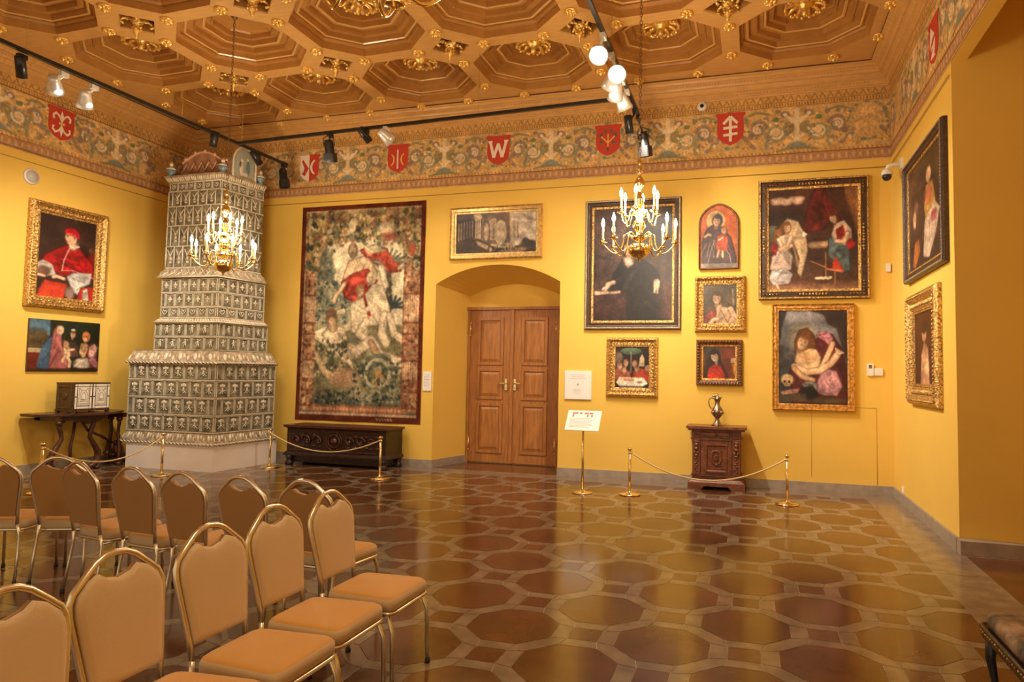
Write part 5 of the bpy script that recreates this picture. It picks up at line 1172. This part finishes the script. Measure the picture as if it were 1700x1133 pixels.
# ================================================================== CARVED CHEST
ch = empty('carved_chest', (-6.78, 10.33, 0), 0, 'long dark carved wooden chest standing below the tapestry', 'chest')
x0, x1, yf, yb = -.93, .98, -.27, .27
m = MB(); m.box(x0, x1, yf, yb, .19, .63, 0); m.prism(rounded([(x0-.05, yf-.05), (x1+.04, yf-.05), (x1+.04, yb), (x0-.05, yb)], .02), .165, .19, 0); m.frustum([(x0-.05, yf-.05), (x1+.04, yf-.05), (x1+.04, yb), (x0-.05, yb)], .19, [(x0, yf), (x1, yf), (x1, yb), (x0, yb)], .235, 0)
m.box(x0+.06, x1-.06, yf+.03, yb, .05, .17, 0); m.obj('body', 'ebony', ch)
m = MB(); m.prism(rounded([(x0-.05, yf-.06), (x1+.05, yf-.06), (x1+.05, yb), (x0-.05, yb)], .02), .645, .68, 0); m.frustum([(x0, yf), (x1, yf), (x1, yb), (x0, yb)], .62, [(x0-.045, yf-.05), (x1+.045, yf-.05), (x1+.045, yb), (x0-.045, yb)], .648, 0); m.obj('lid', 'walnut', ch)
m = MB(); m.T = Matrix.Translation((0, yf, .27)); sweep_frame(m, 1.72, .31, [(0, 0), (.004, .012), (.022, .012), (.03, 0)]); m.T = Matrix.Identity(4)
def vol(cx, cz, r, s, w=.016): m.tube([(cx+s*r*(1-t*.8)*math.cos(5.6*t*s+.4), yf-.012-.012*t, cz+r*(1-t*.8)*math.sin(5.6*t)) for t in np.linspace(0, 1.25, 20)], w, 6)
m.ball((0, yf, .43), (.075, .05, .06)); m.torus((0, yf-.01, .43), .11, .016, 'y'); m.torus((0, yf-.008, .43), .15, .012, 'y', a0=-.5, a1=2.2); m.torus((0, yf-.008, .43), .15, .012, 'y', a0=PI-.5, a1=PI+2.2)
for s in (-1, 1):
    for cx_, r_ in ((.30, .10), (.52, .11), (.72, .08)): vol(s*cx_, .43, r_, s); m.ball((s*cx_, yf-.008, .43), (.03, .03, .03)); m.ball((s*(cx_+.1), yf-.005, .52), (.04, .018, .025)); m.ball((s*(cx_+.1), yf-.005, .34), (.045, .018, .022)); m.ball((s*(cx_-.02), yf-.005, .33), (.035, .016, .018))
m.obj('carved_front_panel', 'walnut', ch)
for x in (x0+.06, x1-.04):
    for y in (yf-.0, yb-.06): m = MB(); m.lathe([(.06, 0), (.075, .02), (.07, .06), (.045, .08), (.06, .11), (.07, .165)], (x, y, 0), 12); m.obj('foot', 'ebony', ch)

# ================================================================== LYRE-LEGGED TABLE AND IVORY CASKET
tb = empty('side_table', (-10.0, 8.35, 0), 0, 'dark polygonal side table with lyre-shaped legs against the left wall', 'table')
TO = Vector((10.0, -8.35, 0))
def tobj(m, name, mt, par=None): m.v = [tuple(Vector(v)+TO) for v in m.v]; return m.obj(name, mt, par or tb)
out = [(-10.50, 7.55), (-10.10, 7.52), (-9.80, 7.85), (-9.72, 8.30), (-9.92, 8.74), (-10.08, 8.96), (-10.50, 9.0)]
m = MB(); m.prism(rounded(out, .04), .875, .905); m.prism([(-10.45+(x+10.45)*.92, 8.33+(y-8.33)*.96) for x, y in out], .86, .876); tobj(m, 'tabletop', 'walnut')
m = MB(); m.box(-10.42, -9.92, 7.72, 8.52, .80, .862); m.prism([(7.95, .80), (8.02, .76), (8.12, .78), (8.2, .73), (8.28, .78), (8.38, .76), (8.45, .80)], -9.96, -9.93, 0, 'x'); m.box(-10.40, -10.30, 7.72, 9.0, .80, .862); m.box(-10.40, -10.05, 8.86, 9.02, .79, .862); tobj(m, 'apron', 'walnut')
def lyre(name, P, w, r=.035):
    """P(u, z) -> 3D; u across -1..1"""
    for s in (-1, 1):
        m = MB(); prof_ = [(.50, .80), (.66, .77), (.70, .70), (.62, .62), (.58, .52), (.78, .40), (.97, .28), (.98, .16), (.78, .07), (.5, .04)]
        m.tube([P(s*u*w, z) for u, z in prof_], [r*.8, r, r, r*.9, r*.9, r*1.1, r*1.35, r*1.4, r*1.3, r], 8); m.ball(P(s*.72*w, .765), (.05, .05, .045)); tobj(m, 'leg', 'walnut')
    m = MB(); m.tube([P(-.55*w, .05), P(-.25*w, .10), P(0, .13), P(.25*w, .10), P(.55*w, .05)], [r, r, r*1.6, r, r], 8); m.ball(P(0, .17), (.07, .07, .05))
    for s in (-1, 1): m.ball(P(s*.95*w, .035), (.055, .055, .036))
    tobj(m, 'stretcher', 'walnut')
lyre('a', lambda u, z: (-9.98-.08*u, 8.05+u, z), .42)
lyre('b', lambda u, z: (-10.22+.7*u, 8.92-.15*u, z), .24, .028)
m = MB(); m.tube([(-10.1, 8.12, .80), (-10.1, 8.10, .55), (-10.08, 8.05, .40), (-10.05, 8.03, .16)], .022, 6); m.tube([(-10.02, 8.15, .80), (-10.06, 8.30, .62), (-10.12, 8.60, .50), (-10.2, 8.88, .36)], .022, 6); m.tube([(-10.2, 8.86, .36), (-10.2, 8.90, .20)], .03, 6); m.ball((-10.14, 8.72, .22), (.05, .05, .045)); m.ball((-10.2, 8.93, .36), (.035, .035, .05)); tobj(m, 'brace', 'walnut')
cs = empty('casket', (-10.13, 8.25, .906), PI/2, 'ivory-inlaid black casket on the lyre-legged table', 'casket')
m = MB(); m.box(-.30, .30, -.19, .17, .035, .46, 0); m.box(-.305, .305, -.195, .175, .445, .465, 0); m.box(-.305, .305, -.195, .175, .03, .05, 0)
for x in (-.28, 0, .28):
    for y in (-.17, .15): m.box(x-.022, x+.022, y-.02, y+.02, 0, .035)
m.T = TR(-.30, -.01, .09, -PI/2); sweep_frame(m, .22, .30, [(0, 0), (.006, .01), (.02, .01), (.026, 0)]); m.T = Matrix.Identity(4)
m.ball((-.30, .0, .25), (.012, .05, .06)); m.obj('body', 'frame_dk', cs)
m = MB(); yq = -.192
def iv(a, b, c_, d): m.box(a, b, yq-.004, yq, c_, d)
for o_ in (-.30, .0):
    iv(o_+.012, o_+.042, .065, .24); iv(o_+.012, o_+.042, .256, .40); iv(o_+.012, o_+.042, .412, .44); iv(o_+.258, o_+.288, .065, .24); iv(o_+.258, o_+.288, .256, .40); iv(o_+.258, o_+.288, .412, .44)
    iv(o_+.054, o_+.246, .412, .44); iv(o_+.054, o_+.246, .065, .10); iv(o_+.058, o_+.242, .112, .40)
m.obj('ivory_panels', 'ivory', cs)
m = MB(); yq = -.1965
for o_ in (-.30, .0):
    cx_ = o_+.15
    for w_, h0, h1 in ((.055, .20, .30), (.035, .21, .28)): m.tube([(cx_-w_, yq, h0), (cx_-w_, yq, h1), (cx_-w_*.6, yq, h1+w_*.7), (cx_, yq, h1+w_), (cx_+w_*.6, yq, h1+w_*.7), (cx_+w_, yq, h1), (cx_+w_, yq, h0)], .003, 4, True)
    m.tube([(cx_-.075, yq, .125), (cx_+.075, yq, .125), (cx_+.075, yq, .385), (cx_-.075, yq, .385)], .003, 4, True); m.tube([(cx_-.06, yq, .14), (cx_+.06, yq, .14), (cx_+.06, yq, .18), (cx_-.06, yq, .18)], .003, 4, True); m.tube([(cx_-.07, yq, .38), (cx_-.03, yq, .34)], .004, 4); m.tube([(cx_+.07, yq, .38), (cx_+.03, yq, .34)], .004, 4)
m.obj('inlay_lines', 'frame_dk', cs)

# ================================================================== CHANDELIERS
def chandelier(loc, ztop, label):
    z0 = loc[2]; root = empty('chandelier', loc, .2, label, 'chandelier', 'brass chandeliers')
    m = MB(); m.lathe([(.004, -.03), (.014, -.02), (.010, 0), (.03, .012), (.075, .03), (.115, .075), (.125, .115), (.105, .16), (.06, .19), (.035, .205), (.055, .225), (.09, .24), (.09, .255), (.04, .27), (.028, .31), (.055, .34), (.075, .38), (.06, .43), (.03, .46), (.03, .49), (.075, .505), (.075, .52), (.03, .535), (.022, .58), (.04, .62), (.055, .66), (.04, .71), (.02, .74), (.018, .80), (.045, .83), (.06, .87), (.04, .92), (.015, .95), (.02, .98), (.045, 1.0), (.045, 1.015), (.012, 1.03), (.025, 1.08), (.03, 1.11), (.012, 1.15), (.008, 1.2)], n=20)
    m.obj('baluster', 'brass_ch', root)
    def arm(a, R, zb, za, drop):
        ca, sa = math.cos(a), math.sin(a)
        P = [(.07, zb), (.13, zb+.05), (.17, zb+.02), (.18, zb-.05), (.22, zb-drop), (R*.72, zb-drop-.01), (R*.93, zb-drop*.6), (R, za)]
        if R < .3: P = [(.03, zb), (.07, zb+.05), (.11, zb+.04), (.12, zb-.01), (.15, zb-drop), (R*.85, zb-drop), (R, za)]
        # smooth the S curve
        Q = []
        for i in range(len(P)-1):
            p0, p1, p2, p3 = P[max(i-1, 0)], P[i], P[i+1], P[min(i+2, len(P)-1)]
            for k in range(4):
                t = k/4; Q.append(tuple(.5*((2*p1[j])+(-p0[j]+p2[j])*t+(2*p0[j]-5*p1[j]+4*p2[j]-p3[j])*t*t+(-p0[j]+3*p1[j]-3*p2[j]+p3[j])*t**3) for j in (0, 1)))
        Q.append(P[-1])
        m = MB(); m.tube([(r*ca, r*sa, z) for r, z in Q], .0085, 6); am = m.obj('arm', 'brass_ch', root)
        m = MB(); m.lathe([(.008, -.012), (.02, -.004), (.046, .0), (.05, .008), (.046, .006), (.014, .004), (.012, .02), (.018, .035), (.016, .05)], (R*ca, R*sa, za), 14); m.obj('drip_pan', 'brass_ch', am)
        m = MB(); m.lathe([(.012, .03), (.012, .185)], (R*ca, R*sa, za), 10); m.obj('candle', 'candle', am)
        m = MB(); m.lathe([(.008, .185), (.016, .20), (.019, .222), (.014, .25), (.006, .275), (.001, .288)], (R*ca, R*sa, za), 10); m.obj('light_bulb', 'bulb', am)
    for k in range(8): arm(2*PI*k/8, .405, .245, .185, .16)
    for k in range(6): arm(2*PI*k/6+.3, .215, .50, .52, .09)
    L = bpy.data.lights.new('chandelier_glow', 'POINT'); L.energy = CHP; L.color = (1, .80, .55); L.shadow_soft_size = .30
    lo = bpy.data.objects.new('chandelier_glow', L); COL.objects.link(lo); lo.location = (loc[0], loc[1], z0+.60)
    # chain up to the coffer
    m = MB(); z = z0+1.19; k = 0
    while z < ztop:
        m.tube([(.014*math.cos(t)*(k % 2), .014*math.cos(t)*((k+1) % 2), z-z0+.028*math.sin(t)) for t in np.linspace(0, 2*PI, 9)[:-1]], .004, 4, True); z += .047; k += 1
    m.obj('chain', 'chain', root)
    m = MB(); m.lathe([(.01, 0), (.04, .02), (.05, .05)], (0, 0, ztop-z0), 10); m.obj('ceiling_hook', 'chain', root)
CHP = 120
chandelier((-6.96, 7.60, 2.93), 6.50, 'brass candle chandelier hanging in front of the tiled stove')
chandelier((-1.24, 7.55, 2.93), 6.50, 'brass candle chandelier hanging in front of the large dark portrait')
chandelier((-1.50, 2.30, 3.13), 6.50, 'brass chandelier at the top edge, only its lowest arms in view')

# ================================================================== TRACK LIGHTING
ZT = 5.30
def track(p, q, lb):
    m = MB(); d = Vector((q[0]-p[0], q[1]-p[1], 0)); L = d.length; a = math.atan2(d.y, d.x)
    m.T = TR(p[0], p[1], ZT, a); m.box(0, L, -.022, .022, -.022, .022)
    o = m.obj('lighting_track', 'black'); tag(o, lb, 'lighting track', 'black ceiling tracks')
    n = max(2, int(L/2))
    for k in range(n+1):
        m = MB(); m.tube([(p[0]+d.x*k/n*.98+.01*d.x, p[1]+d.y*k/n*.98+.01*d.y, ZT+.02), (p[0]+d.x*k/n*.98+.01*d.x, p[1]+d.y*k/n*.98+.01*d.y, ZC+.004)], .003, 4); m.obj('suspension_wire', 'cord', o)
track((-8.30, 1.2), (-8.06, 10.22), 'black lighting track running along the left wall')
track((-8.07, 9.02), (-1.60, 8.74), 'black lighting track running along the back wall')
track((-1.54, 3.4), (-1.56, 9.45), 'black lighting track running over the middle of the hall')
def aim(v):
    v = Vector(v).normalized(); return v.to_track_quat('-Z', 'Y').to_matrix().to_4x4()
def spotfix(x, y, target, kind, label, lit=True, drop=.16, side=(0, 0)):
    root = empty('track_spotlight', (x, y, ZT), 0, label, 'spotlight', 'track spotlights')
    h = Vector((side[0], side[1], -drop)); dirv = Vector(target)-Vector((x, y, ZT))-h
    R = Matrix.Translation(h) @ aim(dirv)
    bodym = 'black' if kind in ('black', 'theatre') else 'silverp'
    m = MB(); m.box(-.03, .03, -.05, .05, -.075, -.02); m.obj('adapter', bodym, root)
    m = MB(); m.tube([(0, 0, -.07), tuple(h*.6), tuple(h)], .012 if kind != 'silver' else .018, 6)
    if kind == 'theatre':
        m.T = R; m.tube([(-.085, 0, .05), (-.085, 0, .16), (0, 0, .20), (.085, 0, .16), (.085, 0, .05)], .008, 6); m.T = Matrix.Identity(4)
    m.obj('arm', bodym, root)
    m = MB(); m.T = R
    if kind == 'theatre':
        m.lathe([(.05, .14), (.07, .10), (.072, -.06), (.075, -.07)], n=12)
        for a in range(4): m.T = R @ Matrix.Rotation(a*PI/2, 4, 'Z'); m.box(-.07, .07, .072, .078, -.20, -.06)
    elif kind == 'black': m.lathe([(.03, .16), (.055, .15), (.058, -.09), (.052, -.09)], n=14)
    else: m.lathe([(.035, .13), (.06, .12), (.07, .06), (.085, -.02), (.105, -.10), (.10, -.10), (.08, -.02)], n=20)
    hs = m.obj('housing', 'black' if bodym == 'black' else 'silver', root)
    m = MB(); m.T = R; m.lathe([(.045 if kind != 'silver' else .055, -.045), (.045 if kind != 'silver' else .055, -.052)], n=16); m.obj('lens', 'lens' if lit else 'lens_off', root)
    return h
WARM = (1, .90, .75)
def spotlight(x, y, target, energy, size=40, blend=.8, col=WARM, drop=.25, soft=.05):
    L = bpy.data.lights.new('track_spot_beam', 'SPOT'); L.energy = energy; L.spot_size = math.radians(size); L.spot_blend = blend; L.color = col; L.shadow_soft_size = soft
    o = bpy.data.objects.new('track_spot_beam', L); COL.objects.link(o); o.location = (x, y, ZT-drop)
    d = Vector(target)-Vector(o.location); o.rotation_euler = d.to_track_quat('-Z', 'Y').to_euler()
SP = 1.0
fx = [(-8.26, 5.72, (-10.4, 8.0, 1.0), 'black', 'large black spotlight at the left end of the left track', (.0, 0), .20),
      (-8.25, 6.22, (-10.5, 8.2, 3.3), 'silver', 'silver cone spotlight on the left track, nearer the black one', (-.12, -.02), .17),
      (-8.24, 6.62, (-10.4, 8.2, 1.9), 'silver', 'silver cone spotlight on the left track, nearer the red shield', (-.12, -.02), .20),
      (-8.12, 8.55, (-9.2, 8.9, 1.5), 'black', 'short black spotlight on the left track above the stove', (0, 0), .12),
      (-8.10, 9.50, (-7.9, 10.6, 4.0), 'black', 'short black spotlight on the left track where the tracks meet', (0, 0), .12),
      (-8.05, 10.12, (-7.7, 10.5, 1.8), 'theatre', 'black barn-door spotlight at the end of the left track', (0, 0), .24),
      (-6.29, 8.94, (-6.5, 10.2, 1.6), 'theatre', 'black barn-door spotlight on the back track above the halved shield', (0, 0), .26),
      (-5.64, 8.91, (-4.8, 10.6, 3.5), 'black', 'black cylinder spotlight on the back track, left of a silver one', (0, 0), .13),
      (-5.29, 8.90, (-4.2, 10.6, 3.9), 'silver', 'silver cone spotlight on the back track above a red shield', (0, 0), .16),
      (-1.55, 6.95, (-1.0, 2.2, .6), 'silver', 'glaring white spotlight on the middle track, the upper of two', (-.04, 0), .22),
      (-1.55, 7.42, (-.3, 2.0, .6), 'silver', 'glaring white spotlight on the middle track, the lower of two', (.06, 0), .24),
      (-1.55, 7.80, (-4.2, 10.6, 1.8), 'silver', 'silver spotlight on the middle track just below the glaring pair', (-.08, 0), .16),
      (-1.56, 8.12, (-2.6, 10.6, 3.0), 'silver', 'silver spotlight on the middle track, last but one before the back track', (-.08, 0), .16),
      (-1.56, 8.45, (-.6, 10.6, 2.4), 'silver', 'silver spotlight on the middle track right beside the back track', (-.06, 0), .16),
      (-1.57, 9.10, (-1.4, 9.9, 2.0), 'black', 'black spotlight at the end of the middle track, left of the chain', (-.08, 0), .26),
      (-1.56, 9.36, (-1.2, 10.2, 1.5), 'theatre', 'black spotlight at the end of the middle track, right of the chain', (.08, 0), .40)]
for x, y, t, k, lb, sd, dr_ in fx: spotfix(x, y, t, k, lb, k == 'silver' and x > -3, dr_, sd)

# ================================================================== SIGNS AND SMALL DEVICES
sg = empty('sign_stand', (-2.27, 9.24, 0), 0, 'brass post carrying a tilted white information board, left of the barrier', 'sign stand')
m = MB(); m.lathe([(.14, 0), (.145, .008), (.13, .016), (.05, .026), (.02, .04)], n=28); m.obj('base', 'brass', sg)
m = MB(); m.lathe([(.017, .03), (.017, .90)], n=14); m.lathe([(.018, .86), (.034, .885), (.036, .91), (.02, .93)], n=14); m.obj('pole', 'brass', sg)
m = MB(); m.T = TR(0, 0, .99, 0, math.radians(50)); m.box(-.24, .24, -.17, .17, -.006, .006); bd_ = m.obj('board', 'paper', sg)
m = MB(); m.T = TR(0, 0, .99, 0, math.radians(50))
for a, b in ((-.17, -.09), (-.07, -.03), (.0, .06), (.07, .12)): m.box(a, b, .11, .135, .0062, .0075, 1)
for a in (-.155, .05, .11): m.box(a-.012, a+.012, .06, .10, .0062, .0075, 1)
for k in range(7): m.box(-.19, .10+.02*(k % 3), .03-.024*k, .036-.024*k, .0062, .0072, 0)
m.obj('printed_text', ['ink', 'inkred'], bd_)
sb = empty('wall_sign', (-2.71, D, 1.23), 0, 'square white text board on the wall right of the door', 'sign')
m = MB(); m.box(-.22, .22, -.03, .0, 0, .455); b_ = m.obj('board', 'paper', sb)
m = MB()
for k, w in enumerate((.12, .10, .13)): m.box(-w, w, -.0312, -.0302, .385-.03*k, .391-.03*k)
for k, w in enumerate((.05, .09, .07, .08)): m.box(-.04-w*.5, -.0+w*.6, -.0312, -.0302, .16-.022*k, .164-.022*k)
m.T = Matrix.Translation((0, -.0305, .235)); m.prism([(.017*math.cos(a), .017*math.sin(a)) for a in np.linspace(0, 2*PI, 13)[:-1]], -.001, .0, 0, 'y'); m.obj('printed_text', 'ink', b_)
lb_ = empty('wall_label', (-5.385, D, 1.30), 0, 'small white caption card beside the tapestry', 'label')
m = MB(); m.box(-.08, .08, -.018, .0, 0, .33); b_ = m.obj('card', 'paper', lb_)
m = MB()
for k in range(8): m.box(-.055, .045-.01*(k % 3), -.0192, -.0182, .27-.026*k, .275-.026*k)
m.obj('printed_text', 'ink', b_)
# thermostat pair
th = empty('thermostat', (1.60, D, 1.68), 0, 'white wall controller with a small grey display, right of the skull painting', 'thermostat')
m = MB(); m.prism(rounded([(-.05, 0), (.035, 0), (.035, .175), (-.05, .175)], .012), -.03, .0, 0, 'y'); m.obj('housing', 'white', th); m = MB(); m.box(-.03, .012, -.032, -.03, .105, .155); m.obj('display', 'pewter', th)
sw = MB(); sw.prism(rounded([(0, 0), (.115, 0), (.115, .105), (0, .105)], .012), -.022, .0, 0, 'y'); o = sw.obj('switch_plate', 'white', None, (1.640, D, 1.685)); tag(o, 'blank white switch plate beside the wall controller', 'switch plate')
m = MB(); m.prism(rounded([(-.03, 0), (.03, 0), (.03, .12), (-.03, .12)], .012), -.04, .0, 0, 'y'); o = m.obj('motion_sensor', 'white', None, (1.84, D, 3.17)); tag(o, 'tiny white motion sensor high in the right corner', 'sensor')
# dome camera
cmr = empty('security_camera', (B, 9.86, 4.50), 0, 'white dome security camera on an arm near the right corner', 'camera')
m = MB(); m.box(-.03, 0, -.06, .06, -.07, .07); m.tube([(-.02, 0, 0), (-.12, 0, .0), (-.17, 0, -.02), (-.19, 0, -.07)], .028, 8); m.obj('bracket', 'white', cmr)
m = MB(); m.lathe([(.02, -.05), (.055, -.07), (.07, -.11), (.07, -.14)], (-.19, 0, 0), 16); m.obj('housing', 'white', cmr)
m = MB(); m.lathe([(.062, -.14), (.060, -.17), (.045, -.20), (.02, -.215), (.002, -.218)], (-.19, 0, 0), 16); m.obj('dome', 'camdome', cmr)
m = MB(); m.lathe([(.07, 0), (.075, .01), (.07, .03)], n=20); m.v = [(x, -z, y) for x, y, z in m.v]; dt = m.obj('detector', 'white', None, (-.78, D-.008, 5.84)); tag(dt, 'small white round detector on the painted frieze', 'detector')
m = MB(); m.lathe([(.028, 0), (.03, .008)], n=14); m.v = [(x, -z-.03, y) for x, y, z in m.v]; m.obj('lens', 'black', dt)
m = MB(); m.lathe([(.115, 0), (.12, .012), (.10, .028)], n=28); m.v = [(z, x, y) for x, y, z in m.v]; dc = m.obj('loudspeaker', 'white', None, (A, 7.54, 4.49)); tag(dc, 'round white loudspeaker on the left wall above the gilt portrait', 'loudspeaker')
m = MB(); m.lathe([(.095, .027), (.095, .032)], n=24); m.v = [(z, x, y) for x, y, z in m.v]; m.obj('grille', 'grey', dc)
m = MB(); m.box(-.012, 0, -.045, .045, 0, .09); o = m.obj('socket', 'white', None, (B-.001, 10.06, .135)); tag(o, 'white wall socket above the skirting of the right wall', 'socket')
m = MB(); m.box(-.016, -.012, -.02, .02, .02, .07); m.obj('faceplate', 'paper', o)
# upholstered bench in the lower right corner
bn = empty('upholstered_stool', (1.42, 3.62, 0), 0, 'black stool with patterned tufted seat, cut by the lower right corner', 'stool')
m = MB(); so = rounded([(-.29, -.44), (.29, -.44), (.29, .44), (-.29, .44)], .05); pillow(m, so, .395, .475, .05, 0, 'z', 4)
m.obj('cushion', 'uph', bn)
m = MB(); m.box(-.30, .30, -.45, .45, .335, .40); m.tube([(x, y, .395) for x, y in rounded([(-.305, -.455), (.305, -.455), (.305, .455), (-.305, .455)], .04)], .013, 6, True)
for k in range(26): m.ball((-.305, -.42+.034*k, .372), .008, 1, 5, 3)
m.obj('rail', ['ebony', 'gold_dk'], bn)
for sx_ in (-1, 1):
    for sy_ in (-1, 1): m = MB(); m.tube([(sx_*.265, sy_*.415, .34), (sx_*.27, sy_*.42, .24), (sx_*.255, sy_*.405, .12), (sx_*.275, sy_*.425, .006)], [.03, .024, .017, .02], 8); m.obj('leg', 'black', bn)

# ================================================================== LIGHT
E_ = 1.5
# wall washers hung on the tracks
spotlight(-1.55, 7.80, (-3.6, D, 1.6), 210*E_, 95, 1)
spotlight(-1.56, 8.45, (-1.0, D, 1.2), 130*E_, 100, 1)
spotlight(-1.56, 9.10, (1.0, D, 1.6), 110*E_, 110, 1, drop=.4)
spotlight(-1.56, 8.12, (B, 8.6, 1.6), 230*E_, 80, 1, drop=.4)
spotlight(-5.29, 8.90, (-4.2, D, 2.0), 60*E_, 100, 1)
spotlight(-6.29, 8.94, (-6.9, D, 1.6), 130*E_, 90, 1, drop=.4)
spotlight(-8.25, 6.22, (A, 7.9, 2.6), 200*E_, 80, 1)
spotlight(-8.24, 6.62, (-10.2, 8.6, .8), 130*E_, 80, 1)
spotlight(-7.4, 8.95, (-8.9, 9.2, 2.4), 60*E_, 70, 1)
spotlight(-1.55, 6.95, (-2.0, 3.4, .4), 105*E_, 80, 1)
spotlight(-1.55, 7.42, (.2, 5.5, 0), 90*E_, 90, 1)
w = bpy.data.worlds.new('hall'); sc.world = w; w.use_nodes = True
w.node_tree.nodes['Background'].inputs[0].default_value = (1, .80, .58, 1); w.node_tree.nodes['Background'].inputs[1].default_value = .55
vs_ = sc.view_settings; sc.display_settings.display_device = 'sRGB'; vs_.view_transform = 'Standard'; vs_.look = 'None'; vs_.gamma = 1; vs_.use_curve_mapping = False; vs_.exposure = .70
